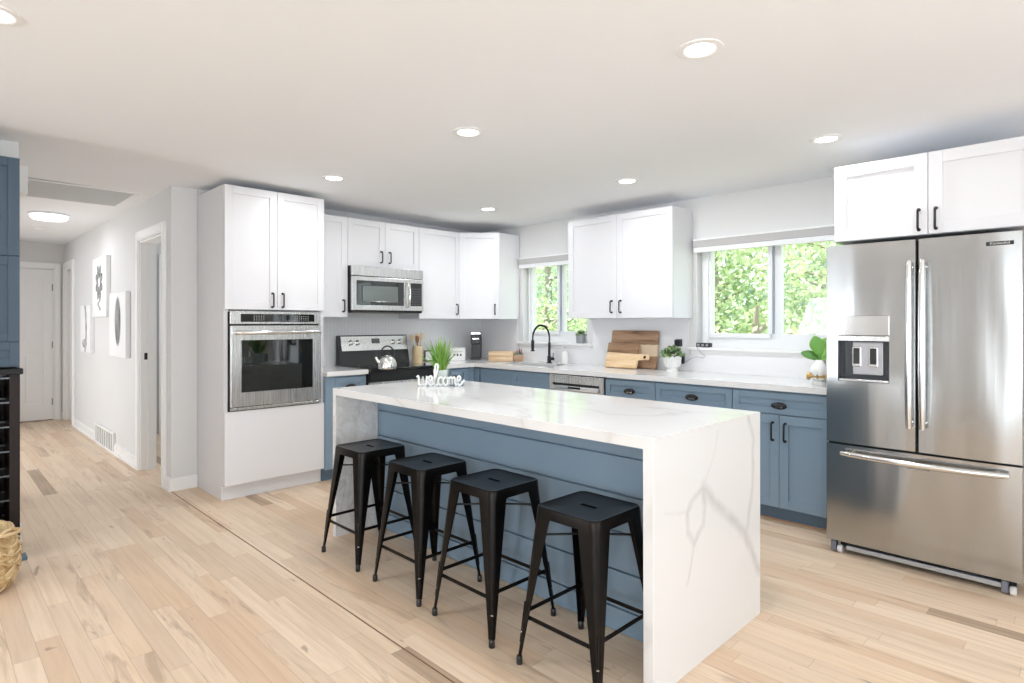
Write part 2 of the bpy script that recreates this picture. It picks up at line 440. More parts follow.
def rrect(w, d, r, n=4, cx=0, cy=0):
    pts = []
    for sx, sy, a0 in ((1, 1, 0), (-1, 1, 90), (-1, -1, 180), (1, -1, 270)):
        for k in range(n + 1):
            a = math.radians(a0 + 90 * k / n)
            pts.append((cx + sx * (w / 2 - r) + r * math.cos(a), cy + sy * (d / 2 - r) + r * math.sin(a)))
    return pts

# ------------------------------------------------------------------ room shell
WX, WY = -5.16, 4.60                  # oven wall and window wall faces
HY = 1.39                             # hall right wall face
def cz(y): return 2.406 - .0110 * max(0, y - .5) - .0   # the ceiling drops slightly towards the window wall
struct('floor', MB().box(-10.6, 3.2, -3.9, 6.2, -.12, 0), 'floor')
cb = MB(); ya, yb = -3.9, 5.0
cb.loft([[(x, ya, 2.405), (x, .5, 2.405), (x, yb, cz(yb)), (x, yb, 2.62), (x, ya, 2.62)] for x in (-10.6, 3.2)])
struct('ceiling', cb, 'ceiling')
st = MB().box(-5.17, -.05, 1.383, 1.389, .0002, .0012)
struct('trim_1', st, plain('seam_dark', srgb(120, 92, 70), .7))

def wall_with_holes(a0, a1, z0, z1, holes):
    """boxes (a0,a1,z0,z1) around rectangular holes along one axis"""
    out = []; cur = a0
    for h0, h1, hz0, hz1 in sorted(holes):
        out.append((cur, h0, z0, z1))
        if hz0 > z0: out.append((h0, h1, z0, hz0))
        if hz1 < z1: out.append((h0, h1, hz1, z1))
        cur = h1
    out.append((cur, a1, z0, z1)); return out
SW = -5.195                            # face of the short return wall beside the oven cabinet
W1 = (-4.47, -3.60, 1.115, 1.985); W2 = (-2.445, -1.235, 1.115, 1.985)
mb = MB()
for a, b, c, d in wall_with_holes(-5.3, 3.2, 0, 2.5, [W1, W2]): mb.box(a, b, WY, WY + .16, c, d)
struct('wall_window', mb, 'wall')
struct('wall_range', MB().box(WX - .14, WX, 1.579, WY + .16, 0, 2.5), 'wall')
# hall: right wall with a doorway, end wall, left wall behind the hutch
DW = (-6.12, -5.40)                   # doorway opening
SD = (-10.02, -9.42)                  # side door near the hall end
mb = MB()
for a, b, c, d in wall_with_holes(-10.3, WX - .14, 0, 2.5, [(DW[0], DW[1], 0, 2.06), (SD[0], SD[1], 0, 2.06)]): mb.box(a, b, HY, HY + .12, c, d)
mb.box(WX - .14, SW, HY, 1.577, 0, 2.5)
struct('wall_hall_right', mb, 'wall')
mb = MB()
for a, b, c, d in wall_with_holes(-.6, 1.5, 0, 2.5, [(.50, 1.285, 0, 2.06)]): mb.box(-10.3, -10.14, a, b, c, d)
mb.box(-10.4, -10.3, -.6, 1.6, 0, 2.5)  # unseen slab added behind the door to block light from outside
struct('wall_hall_end', mb, 'wall')
struct('wall_hall_left', MB().box(-10.3, -9.3, -3.9, .415, 0, 2.5).box(-5.9, -4.64, -3.9, .415, 0, 2.5).box(-9.3, -5.9, .29, .415, 2.1, 2.5), 'wall')  # wide unseen opening added so light reaches the hall
# room seen through the doorway
struct('wall_side_room', MB().box(-8.0, -5.2, 3.2, 3.3, 0, 2.5).box(-8.1, -8.0, 1.51, 3.3, 0, 2.5), 'wall')
# rear and east walls behind the camera, with tall unglazed openings added to let light in
mb = MB()
for a, b, c, d in wall_with_holes(-4.7, 3.2, 0, 2.5, [(a, b, .08, 2.2) for a, b in REAR_OPEN]): mb.box(a, b, REAR_Y - .14, REAR_Y, c, d)
struct('wall_rear', mb, 'wall')
mb = MB()
for a, b, c, d in wall_with_holes(REAR_Y, WY, 0, 2.5, [(a, b, .08, 2.2) for a, b in EAST_OPEN]): mb.box(EAST_X, EAST_X + .14, a, b, c, d)
struct('wall_east', mb, 'wall')

# baseboards
def baseboard_x(mb, x0, x1, y):       # runs along x, faces -y
    mb.box(x0, x1, y - .014, y, 0, .085).box(x0, x1, y - .009, y, .085, .10).box(x0, x1, y - .024, y - .014, 0, .02)
mb = MB()
baseboard_x(mb, -9.34, -8.0, HY); baseboard_x(mb, -7.13, -6.21, HY); baseboard_x(mb, -5.31, SW + .014, HY)
mb.box(SW, SW + .014, HY, 1.575, 0, .085).box(SW, SW + .009, HY, 1.575, .085, .10)
struct('baseboard_hall_right', mb, 'trim')
struct('baseboard_hall_left', MB().box(-4.64, -4.626, -3, .415, 0, .10).box(-5.9, -4.626, .415, .429, 0, .10).box(-10.1, -9.3, .415, .429, 0, .10), 'trim')
struct('baseboard_hall_end', MB().box(-10.14, -10.126, 1.355, HY, 0, .10), 'trim')
# casings of the hall openings
def casing(mb, x0, x1, y, ztop, w=.085):
    for a, b in ((x0 - w, x0), (x1, x1 + w)):
        mb.box(a, b, y - .018, y, 0, ztop + w, .003).box(a + .012, b - .012, y - .024, y - .017, 0, ztop + w - .012, .002)
    mb.box(x0, x1, y - .018, y, ztop, ztop + w, .003).box(x0, x1, y - .024, y - .017, ztop + .012, ztop + w - .012, .002)
mb = MB(); casing(mb, *DW, HY, 2.05)
mb.box(DW[0], DW[0] + .018, HY - .002, HY + .122, 0, 2.05).box(DW[1] - .018, DW[1], HY - .002, HY + .122, 0, 2.05).box(DW[0] + .018, DW[1] - .018, HY - .002, HY + .122, 2.032, 2.05)
mb.box(DW[0] + .018, DW[0] + .03, HY + .05, HY + .085, 0, 2.03)
d2 = struct('door_2', mb, 'trim')
MB().box(DW[0] + .0185, DW[0] + .024, HY + .025, HY + .05, .99, 1.05, .002).build('strike_plate', 'black', d2)
mb = MB(); casing(mb, *SD, HY, 2.05)
mb.box(SD[0], SD[0] + .018, HY - .002, HY + .122, 0, 2.05).box(SD[1] - .018, SD[1], HY - .002, HY + .122, 0, 2.05).box(SD[0] + .018, SD[1] - .018, HY - .002, HY + .122, 2.032, 2.05)
d3 = struct('door_3', mb, 'trim')
MB().box(SD[1] - .024, SD[1] - .0185, HY + .03, HY + .055, .98, 1.04, .002).build('strike_plate', 'black', d3)
MB().box(SD[0] + .02, SD[1] - .02, HY + .03, HY + .065, .01, 2.03, .003).build('door_leaf', 'trim', d3)
# open white door and its casing in the side room, seen through the doorway
d4 = struct('door_4', MB().box(-7.98, -7.96, 2.0, 2.08, 0, 2.13).box(-7.98, -7.96, 2.86, 2.94, 0, 2.13).box(-7.98, -7.96, 2.08, 2.86, 2.05, 2.13), 'trim')
mb = MB().box(-7.985, -7.965, 2.08, 2.86, .03, 2.04, .003)
for z0, z1 in ((.25, .95), (1.1, 1.85)):
    for y0, y1 in ((2.18, 2.42), (2.52, 2.76)): mb.box(-7.966, -7.958, y0, y1, z0, z1, .004)
mb.build('door_leaf', 'trim', d4)
# six panel door at the hall end
X0 = -10.14
mb = MB()
for a, b in ((.43, .50), (1.285, 1.355)): mb.box(X0, X0 + .018, a, b, 0, 2.13, .003).box(X0 + .017, X0 + .024, a + .012, b - .012, 0, 2.118, .002)
mb.box(X0, X0 + .018, .50, 1.285, 2.06, 2.13, .003)
mb.box(X0 - .12, X0, .50, .515, 0, 2.06).box(X0 - .12, X0, 1.27, 1.285, 0, 2.06).box(X0 - .12, X0, .515, 1.27, 2.045, 2.06)
d1 = struct('door_1', mb, 'trim')
mb = MB(); LY0, LY1 = .517, 1.268
mb.box(X0 - .05, X0 - .018, LY0, LY1, .012, 2.04)
ys = [(LY0, LY0 + .10), (.5 * (LY0 + LY1) - .05, .5 * (LY0 + LY1) + .05), (LY1 - .10, LY1)]
for a, b in ys: mb.box(X0 - .02, X0 - .010, a, b, .012, 2.04, .001)
for a, b in ((.012, .23), (.93, 1.08), (1.62, 1.72), (1.94, 2.04)):
    for q in ((ys[0][1], ys[1][0]), (ys[1][1], ys[2][0])): mb.box(X0 - .02, X0 - .010, q[0], q[1], a, b, .001)
for a, b in ((.23, .93), (1.08, 1.62), (1.72, 1.94)):
    for q in ((ys[0][1], ys[1][0]), (ys[1][1], ys[2][0])): mb.box(X0 - .02, X0 - .013, q[0] + .035, q[1] - .035, a + .035, b - .035, .005)
mb.build('door_leaf', 'trim', d1)
for z in (.25, 1.02, 1.80): MB().box(X0 - .010, X0 - .002, LY1 - .012, LY1 + .016, z - .045, z + .045, .002).build('hinge', 'greypot', d1)

# windows: reveal, vinyl sash, panes, ledge
def window(n, X0_, X1_, mull, gl, gr):
    z0, z1 = 1.115, 1.985; Yf = WY + .085
    mb = MB()                          # outer frame + sashes
    mb.box(X0_, gl[0], Yf, Yf + .06, z0, z1).box(gr[1], X1_, Yf, Yf + .06, z0, z1)
    mb.box(gl[0], gr[1], Yf, Yf + .06, z0, 1.233).box(gl[0], gr[1], Yf, Yf + .06, 1.932, z1)
    mb.box(gl[1], gr[0], Yf, Yf + .05, 1.233, 1.932)
    # stepped sash edges
    mb.box(X0_ + .02, gl[0] - .02, Yf - .018, Yf, z0, z1, .002)
    mb.box(gl[0] - .012, gl[1] + .03, Yf - .018, Yf, 1.20, 1.225, .002)
    mb.box(gl[1] + .004, gl[1] + .040, Yf - .022, Yf, 1.233, 1.932, .002)
    w = struct('window_%d' % n, mb, 'vinyl')
    MB().box(gl[1] + .042, gl[1] + .050, Yf - .012, Yf, 1.236, 1.930).build('weather_strip', plain('strip_grey_%d' % n, srgb(160, 168, 184), .5), w)
    for a, b in (gl, gr): MB().box(a, b, Yf + .028, Yf + .032, 1.233, 1.932).build('pane', 'pane', w)
    MB().box(X0_ - .07, X1_ + .07, WY - .035, WY + .085, z0 - .022, z0 + .002, .004).build('window_sill', 'trim', w)
    MB().box(X0_ - .05, X1_ + .05, WY - .012, WY, z0 - .055, z0 - .022, .003).build('apron', 'trim', w)
    return w
window(1, W1[0], W1[1], 0, (-4.41, -4.047), (-3.967, -3.64))
window(2, W2[0], W2[1], 0, (-2.36, -1.89), (-1.79, -1.32))
# roller shade cassettes
for k, (a, b, lab) in enumerate(((-4.50, -3.575, 'rolled up grey roller shade above the narrow sink window'), (-2.455, -1.22, 'rolled up grey roller shade above the wide window beside the refrigerator'))):
    t = thing('roller_shade', lab, 'roller shade', ((a + b) / 2, WY - .001, 1.90), 0, 'roller shades over the windows'); h = (b - a) / 2
    MB().box(-h, h, -.05, 0, .098, .112, .002).build('top_rail', 'trim', t)
    MB().box(-h, h, -.045, 0, .043, .098, .002).build('rolled_fabric', 'shade', t)
    MB().box(-h, h, -.038, 0, .002, .043, .003).build('bottom_rail', 'vinyl', t)

# tiled backsplash on both kitchen walls (up to the uppers / window ledge)
struct('trim_2', MB().box(WX, WX + .008, 2.37, WY - .008, .915, 1.372), 'tile')
struct('trim_3', MB().box(WX + .008, -1.14, WY - .008, WY, .915, 1.06).box(WX + .008, -4.545, WY - .008, WY, 1.06, 1.372).box(-3.525, -2.52, WY - .008, WY, 1.06, 1.372), plain('splash_white', srgb(236, 236, 238), .25))

# ------------------------------------------------------------------ cabinets (local frame: x right as seen, y into the wall, z up)
def shaker(x0, x1, z0, z1, t=.019, fr=.057, y=0, rec=.011):
    """door or drawer front whose face lies at y"""
    mb = MB(); g_ = .0015; x0 += g_; x1 -= g_; z0 += g_; z1 -= g_
    fr = min(fr, (z1 - z0) * .32)
    mb.box(x0, x0 + fr, y, y + t, z0, z1, .0012, 1).box(x1 - fr, x1, y, y + t, z0, z1, .0012, 1)
    mb.box(x0 + fr, x1 - fr, y, y + t, z0, z0 + fr, .0012, 1).box(x0 + fr, x1 - fr, y, y + t, z1 - fr, z1, .0012, 1)
    mb.box(x0 + fr, x1 - fr, y + rec, y + t - .001, z0 + fr, z1 - fr)
    return mb
def bar_pull(parent, x, z, L=.10, vertical=True, name='handle'):
    mb = MB(); r = .0058; s = L / 2
    P = lambda d, y: (x, y, z + d) if vertical else (x + d, y, z)
    mb.tube([P(-s, 0), P(-s, -.022), P(-s + .006, -.029), P(s - .006, -.029), P(s, -.022), P(s, 0)], r, 8)
    for d in (-s, s):
        c = P(d, 0); mb.lathe([(.009, 0), (.009, -.004), (.006, -.006)], c, 12, ax='Y')
    return mb.build(name, 'black', parent, smooth=True)
def cup_pull(parent, x, z, w=.095):
    """oval escutcheon with a hooded cup"""
    mb = MB(); n = 20
    ring = lambda sx, sz, y: [(x + w / 2 * sx * math.cos(2 * PI * k / n), y, z + .021 * sz * math.sin(2 * PI * k / n)) for k in range(n)]
    mb.loft([ring(1.08, 1.12, 0), ring(1.08, 1.12, -.003), ring(1.0, 1.0, -.005)])
    o = mb.build('handle', 'black', parent, smooth=True)
    hd = MB(); rings = []
    for j in range(6):
        a = PI / 2 * j / 5
        rings.append([(x + (w / 2 - .006) * math.cos(PI * k / 10) * math.cos(a * .85), -.004 - .022 * math.sin(a), z + .004 + .017 * math.sin(PI * k / 10) * math.cos(a) - .004 * math.sin(a)) for k in range(11)])
    hd.loft(rings, cap=False, closed=False)
    hd.box(x - w / 2 + .018, x + w / 2 - .018, -.024, -.006, z - .003, z + .002, .001)
    hd.build('cup', 'black', o, smooth=True)
    MB().lathe([(.010, -.005), (.008, -.008), (.001, -.009)], (x - .014, 0, z - .006), 12, ax='Y').lathe([(.010, -.005), (.008, -.008), (.001, -.009)], (x + .014, 0, z - .006), 12, ax='Y').build('cup_highlight', 'knobsteel', o, smooth=True)  # bright steel discs put in for the highlight inside the cup
    return o
RZ = PI / 2                            # fronts facing +x
def on_oven_wall(y0, xf): return (xf, y0, 0)
def upper(name, label, loc, rz, w, z0, z1, depth, doors, hand, hz=None, group='white upper cabinets'):
    t = thing(name, label, 'cabinet', loc, rz, group)
    MB().box(0, w, .0195, depth, z0, z1).build('body', 'white', t)
    n = doors; ins = .046
    for i in range(n):
        a, b = w * i / n, w * (i + 1) / n
        d = shaker(a, b, z0, z1).build('door', 'white', t)
        hx = (b - ins) if (hand == 'r' or (n == 2 and i == 0)) else (a + ins)
        bar_pull(d, hx, (hz or z0 + .10), .10)
    return t
# tall oven cabinet
OY0, OY1, OX = 1.578, 2.363, -4.605
t = thing('oven_cabinet', 'tall white oven cabinet standing at the hall corner', 'cabinet', (OX, OY0, 0), RZ); w = OY1 - OY0; D = OX - WX - .002
mb = MB(); mb.box(0, .019, .0, D, .112, 2.341).box(w - .019, w, .0, D, .112, 2.341).box(0, .019, .045, D, 0, .112).box(w - .019, w, .045, D, 0, .112)
mb.box(.019, w - .019, D - .01, D, .1, 2.341).box(.019, w - .019, .02, D - .01, 2.322, 2.341).box(.019, w - .019, .02, D - .01, 1.415, 1.434).box(.019, w - .019, .03, D - .01, .648, .666)
mb.box(.019, w - .019, .03, D - .01, .1, .118).box(.019, .034, .0, .04, .655, 1.42).box(w - .034, w - .019, 0, .04, .655, 1.42)
mb.box(.019, w - .019, 0.02, .04, 1.41, 1.425)
# notch of the toe kick: side panels are set back at the floor
mb.build('body', 'white', t)
MB().box(.019, w - .019, .045, .065, 0, .112).build('toe_kick', 'white', t)
MB().box(.0, w, -.0195, -.0005, .117, .66, .001, 1).build('lower_panel', 'white', t)
for i in range(2):
    a, b = w * i / 2, w * (i + 1) / 2
    d = shaker(a, b, 1.418, 2.341, y=-.0195).build('door', 'white', t)
    h = bar_pull(d, b - .04 if i == 0 else a + .04, 1.495, .105); h.location.y = -.0195
# wall oven
t = thing('built_in_oven', 'stainless wall oven with dark glass door set in the white tall cabinet', 'oven', (OX - .0, OY0 + .036, .665), RZ); w = .712
MB().box(-.008, w - .01, -.010, .50, -.008, .738).build('body', 'gap', t)
MB().box(0, w, -.028, -.003, .645, .742, .003).build('control_panel', 'steel2', t)
cp = MB().box(.075, w - .055, -.031, -.028, .662, .722, .002).build('display', 'darkglass', t)
bg_ = plain('button_grey', srgb(150, 150, 150), .5)
for bx0, nb in ((.17, 5), (.49, 7)):
    cpb = MB()
    for i in range(nb):
        for j in range(3): cpb.box(bx0 + i * .018, bx0 + .0075 + i * .018, -.0325, -.031, .674 + j * .014, .680 + j * .014)
    cpb.build('keypad', bg_, cp)
MB().box(0, w, -.038, -.004, .028, .634, .004).build('door', 'steel2', t)
dg = MB().box(.075, w - .075, -.0405, -.038, .135, .525, .004).build('door_glass', 'darkglass', t)
MB().tube([(.035, -.04, .583), (.035, -.075, .583), (.05, -.088, .583), (w - .05, -.088, .583), (w - .035, -.075, .583), (w - .035, -.04, .583)], .017, 12).build('door_handle', 'knobsteel', t, smooth=True)
MB().box(0, w, -.03, -.004, .002, .022, .002).build('vent_trim', 'steel2', t)

# upper cabinets on the oven wall: local x = +Y
UX = -4.80; UD = UX - WX - .010
upper('upper_cabinet', 'narrow white single door upper cabinet between tall oven cabinet and microwave', (UX, 2.366, 0), RZ, .332, 1.37, 2.262, UD, 1, 'r')
upper('upper_cabinet', 'short white two door cabinet above the microwave', (UX, 2.699, 0), RZ, .773, 1.832, 2.262, UD, 2, '', 1.93)
upper('upper_cabinet', 'white single door upper cabinet right of the microwave', (UX, 3.474, 0), RZ, .52, 1.36, 2.262, UD, 1, 'r')
# diagonal corner cabinet
t = thing('corner_cabinet', 'white diagonal upper cabinet filling the kitchen corner', 'cabinet', (0, 0, 0), 0, 'white upper cabinets')
a, b = (UX - .01, 3.998), (-4.515, 4.290)
MB().prism([(WX + .010, 3.998), (a[0] - .004, 3.998), (b[0], b[1] + .004), (b[0], WY - .010), (WX + .010, WY - .010)], 1.36, 2.262).build('body', 'white', t)
L = math.hypot(b[0] - a[0], b[1] - a[1]); ang = math.atan2(b[1] - a[1], b[0] - a[0])
d = shaker(0, L, 1.36, 2.262, y=-.019).build('door', 'white', t, loc=(a[0], a[1], 0), rot=(0, 0, ang))
h = bar_pull(d, L - .045, 1.46, .10); h.location.y = -.019
# window wall uppers between windows
upper('upper_cabinet', 'wide white two door upper cabinet between the two windows', (-3.566, 4.27, 0), 0, 1.084, 1.36, 2.262, WY - 4.27 - .001, 2, '')
# over-fridge cabinet
t = thing('fridge_cabinet', 'white two door cabinet above the refrigerator', 'cabinet', (-1.135, 3.75, 0), 0)
MB().box(0, .905, .0195, WY - 3.751, 1.785, 2.217).build('body', 'white', t)
for i, (x0, x1) in enumerate(((0, .4525), (.4525, .905))):
    d = shaker(x0, x1, 1.785, 2.217, fr=.062).build('door', 'white', t)
    bar_pull(d, x1 - .040 if i == 0 else x0 + .035, 1.865, .105)

# microwave
t = thing('microwave', 'stainless over the range microwave hanging below the short white cabinet', 'microwave', (-4.745, 2.702, 1.425), RZ); w = .774
MB().box(0, w, .012, .395, 0, .405).build('body', 'gap', t)
MB().box(0, w, -.008, .012, .318, .405, .003).build('vent_panel', 'steel2', t)
dr = MB().box(.0, .60, -.012, .012, .008, .312, .004).build('door', 'steel2', t)
MB().box(.045, .545, -.0145, -.012, .055, .275, .003).build('door_glass', 'darkglass', dr)
MB().box(.100, .475, -.0155, -.0145, .085, .235, .008).build('window_mesh', plain('window_mesh', srgb(96, 104, 100), .12, spec=.8), dr)
MB().tube([(.585, -.012, .045), (.585, -.035, .05), (.587, -.052, .10), (.587, -.056, .16), (.587, -.052, .22), (.585, -.035, .275), (.585, -.012, .28)], .011, 10).build('door_handle', 'knobsteel', dr, smooth=True)
cp = MB().box(.602, w, -.012, .012, .008, .312, .003).build('control_panel', 'steel2', t)
kp = MB().box(.625, w - .022, -.0145, -.012, .055, .275, .002).build('keypad', 'blackplastic', cp)
kb = MB()
for i in range(4):
    for j in range(7): kb.box(.637 + i * .028, .653 + i * .028, -.0153, -.0145, .068 + j * .024, .080 + j * .024)
kb.build('keys', plain('key_grey', srgb(96, 96, 98), .5), kp)
MB().box(.01, w - .01, .0, .39, -.012, 0).build('bottom_grille', 'blackplastic', t)

# ------------------------------------------------------------------ base cabinets
BX, BY = -4.57, 3.99                  # door faces
def base_box(t, w, D, z1=.874, kick=.075, hollow=False):
    D -= .001
    if hollow: MB().box(0, .018, .0195, D, .102, z1).box(w - .018, w, .0195, D, .102, z1).box(.018, w - .018, .0195, D, .102, .12).box(.018, w - .018, .0195, .03, .12, z1).box(.018, w - .018, D - .006, D, .12, z1).build('body', 'blue', t)
    else: MB().box(0, w, .0195, D, .102, z1).build('body', 'blue', t)
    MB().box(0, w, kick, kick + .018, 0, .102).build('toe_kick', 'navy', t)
G_ = 'blue base cabinets'
t = thing('base_cabinet', 'narrow blue base cabinet between the tall oven cabinet and range', 'cabinet', (BX, 2.366, 0), RZ, G_)
base_box(t, .385, BX - WX); MB().box(0, .085, 0, .0195, .102, .874).build('filler', 'blue', t)
d = shaker(.085, .380, .70, .862).build('drawer', 'blue', t); cup_pull(d, .232, .775)
d = shaker(.085, .380, .106, .694).build('door', 'blue', t); bar_pull(d, .30, .60)
t = thing('base_cabinet', 'blue base cabinet at the inner corner right of the range', 'cabinet', (BX, 3.528, 0), RZ, G_)
base_box(t, .46, BX - WX); MB().box(.40, .455, 0, .0195, .102, .874).build('filler', 'blue', t)
d = shaker(.0, .40, .70, .862).build('drawer', 'blue', t); cup_pull(d, .20, .775)
d = shaker(.0, .40, .106, .694).build('door', 'blue', t); bar_pull(d, .06, .60)
def base_w(label, x0, x1, drawers, doors, hand=True):
    t = thing('base_cabinet', label, 'cabinet', (x0, BY, 0), 0, G_); w = x1 - x0
    base_box(t, w, WY - BY - .001, hollow=not hand)
    for i in range(drawers):
        a, b = w * i / drawers, w * (i + 1) / drawers
        d = shaker(a, b, .720, .862, fr=.045).build('drawer' if hand else 'false_drawer', 'blue', t)
        if hand: cup_pull(d, (a + b) / 2, .775)
    for i in range(doors):
        a, b = w * i / doors, w * (i + 1) / doors
        d = shaker(a, b, .106, .715).build('door', 'blue', t)
        bar_pull(d, b - .040 if (doors == 2 and i == 0) else a + .040, .605, .115)
    return t
MB_c = thing('base_cabinet', 'blind blue corner base cabinet under the coffee maker', 'cabinet', (0, 0, 0), 0, G_)
MB().box(-5.15, -4.50, 3.995, 4.59, .102, .86).build('body', 'blue', MB_c)
base_w('blue sink base cabinet with two plain false drawer fronts', -4.475, -3.552, 2, 2, False)
base_w('blue drawer cabinet with black cup pull next to the dishwasher', -2.935, -2.468, 1, 1)
base_w('blue drawer cabinet under the white footed planter', -2.466, -1.858, 1, 1)
base_w('blue cabinet with drawer and two doors beside the refrigerator', -1.856, -1.222, 1, 2)
struct('trim_4', MB().box(-1.846, -1.17, 4.053, 4.064, 0, .012), plain('shoe_wood', srgb(176, 138, 108), .6))
# dishwasher
t = thing('dishwasher', 'stainless dishwasher under the counter right of the sink', 'dishwasher', (-3.545, BY - .012, 0), 0); w = .605
MB().box(.003, w - .003, .03, .55, .09, .868).build('body', 'gap', t)
d = MB().box(.003, w - .003, 0, .03, .11, .865, .004).build('door', 'steel2', t)
MB().box(.05, w - .05, -.003, .001, .775, .795, .001).build('handle_slot', 'gap', d)
MB().box(.045, w - .045, -.018, .0, .735, .777, .006).build('pocket_handle', 'knobsteel', d)
MB().box(.235, w - .235, -.020, -.018, .752, .770, .001).build('badge', 'blackplastic', d)
MB().box(.003, w - .003, .06, .075, 0, .1).build('toe_kick', 'gap', t)

# countertops
t = thing('countertop', 'white quartz countertop running along the window wall and corner', 'countertop')
mb = MB(); z0, z1 = .875, .915
SX0, SX1, SY0, SY1 = -4.36, -3.66, 4.08, 4.42
mb.box(WX + .001, SX0, 3.965, WY - .001, z0, z1).box(SX1, -1.168, 3.965, WY - .001, z0, z1).box(SX0, SX1, 3.965, SY0, z0, z1).box(SX0, SX1, SY1, WY - .001, z0, z1)
mb.box(WX + .001, -4.545, 3.526, 3.965, z0, z1)
mb.build('slab', 'counter', t)
t = thing('countertop', 'short white quartz countertop piece left of the range', 'countertop')
MB().box(WX + .001, -4.545, 2.366, 2.755, z0, z1, .003).build('slab', 'counter', t)
mb = MB()
mb.box(SX0 - .012, SX0, SY0 - .012, SY1 + .012, .68, .874).box(SX1, SX1 + .012, SY0 - .012, SY1 + .012, .68, .874)
mb.box(SX0, SX1, SY0 - .012, SY0, .68, .874).box(SX0, SX1, SY1, SY1 + .012, .68, .874).box(SX0 - .012, SX1 + .012, SY0 - .012, SY1 + .012, .668, .68)
t = thing('sink', 'stainless undermount sink in the window counter', 'sink'); mb.build('basin', 'steel2', t)
MB().lathe([(.04, .681), (.04, .684), (.02, .683)], (-4.01, 4.25, 0), 20).build('drain', 'knobsteel', t, smooth=True)

# ------------------------------------------------------------------ range
t = thing('range', 'freestanding stainless range with black glass cooktop', 'stove', (-4.530, 2.760, 0), RZ); w = .762; D = .60
MB().box(0, w, .03, D - .002, .04, .895).build('body', 'gap', t)
MB().box(-.002, w + .002, -.022, D - .09, .896, .922, .006).build('cooktop', 'darkglass', t)
fr = MB().box(0, w, -.006, .03, .20, .80, .004).build('oven_door', 'steel2', t)
MB().box(.12, w - .12, -.008, -.006, .33, .62, .004).build('door_glass', 'darkglass', fr)
MB().tube([(.05, -.006, .765), (.05, -.045, .765), (.065, -.058, .765), (w - .065, -.058, .765), (w - .05, -.045, .765), (w - .05, -.006, .765)], .012, 10).build('door_handle', 'knobsteel', fr, smooth=True)
MB().box(0, w, -.006, .03, .045, .195, .004).build('storage_drawer', 'steel2', t)
MB().box(0, w, -.012, .03, .805, .894, .003).build('front_band', 'blackplastic', t)
bg = MB(); bg.loft([[(x, D - .10, .922), (x, D - .035, 1.20), (x, D - .022, 1.20), (x, D - .002, 1.195), (x, D - .002, .922)] for x in (0, w)])
bgo = bg.build('backguard', 'blackplastic', t)
def tilt(px, pz, off):    # a point on the slanted backguard face
    k = (pz - .922) / (1.20 - .922); return (px, D - .10 + .065 * k - off, pz)
pn = MB(); pn.loft([[tilt(x, 1.055, .001), tilt(x, 1.19, .001), tilt(x, 1.19, .010), tilt(x, 1.055, .010)] for x in (.02, w - .012)])
po = pn.build('control_panel', 'steel2', bgo)
for kx in (.115, .19, w - .17, w - .095):
    c = tilt(kx, 1.13, .010)
    k = MB().lathe([(.024, 0), (.024, -.006), (.019, -.010), (.018, -.03), (.015, -.032)], c, 20, ax='Y').box(c[0] - .005, c[0] + .005, c[1] - .036, c[1] - .028, 1.113, 1.147, .001)
    k.build('knob', 'knobsteel', t, smooth=True)
dp = MB(); dp.loft([[tilt(x, 1.12, .0095), tilt(x, 1.168, .0095), tilt(x, 1.168, .012), tilt(x, 1.12, .012)] for x in (.345, .435)])
dp.build('display', 'darkglass', bgo)
for bx, by, r in ((.2, .16, .10), (.56, .16, .08), (.2, .38, .08), (.56, .38, .10)):
    mb = MB(); n = 40
    mb.loft([[(bx + rr * math.cos(2 * PI * k / n), by + rr * math.sin(2 * PI * k / n), .9222 + hh) for k in range(n)] for rr, hh in ((r, 0), (r, .0003), (r - .003, .0003), (r - .003, 0))], cap=False)
    mb.build('burner_ring', plain('ring_grey', (.08, .08, .08), .3), t)

# kettle
t = thing('kettle', 'stainless whistling kettle with black handle on the range', 'kettle', (-4.40, 2.85, .9226), math.radians(70)); t.scale = (.84, .84, .84)
MB().lathe([(.088, 0), (.095, .006), (.097, .025), (.093, .06), (.08, .095), (.058, .122), (.034, .135), (.034, .138)], seg=32).build('body', 'knobsteel', t, smooth=True)
MB().lathe([(.034, .137), (.032, .143), (.012, .148), (.008, .152)], seg=24).lathe([(.004, .150), (.011, .158), (.011, .166), (.004, .172)], seg=16).build('lid', 'blackplastic', t, smooth=True)
hp = [(-.075, 0, .105)] + [(-.068 * math.cos(a), 0, .15 + .085 * math.sin(a)) for a in [PI * k / 10 for k in range(11)]] + [(.072, 0, .108)]
MB().tube(hp, [.005] + [.0085] * 11 + [.005], 10).build('handle', 'blackplastic', t, smooth=True)
MB().tube([(-.07, 0, .06), (-.10, 0, .09), (-.118, 0, .125)], [.026, .017, .012], 14).build('spout', 'knobsteel', t, smooth=True)
MB().lathe([(.013, 0), (.015, .005), (.008, .016), (.002, .02)], (-.121, 0, .126), 12).build('whistle', 'blackplastic', t, smooth=True)

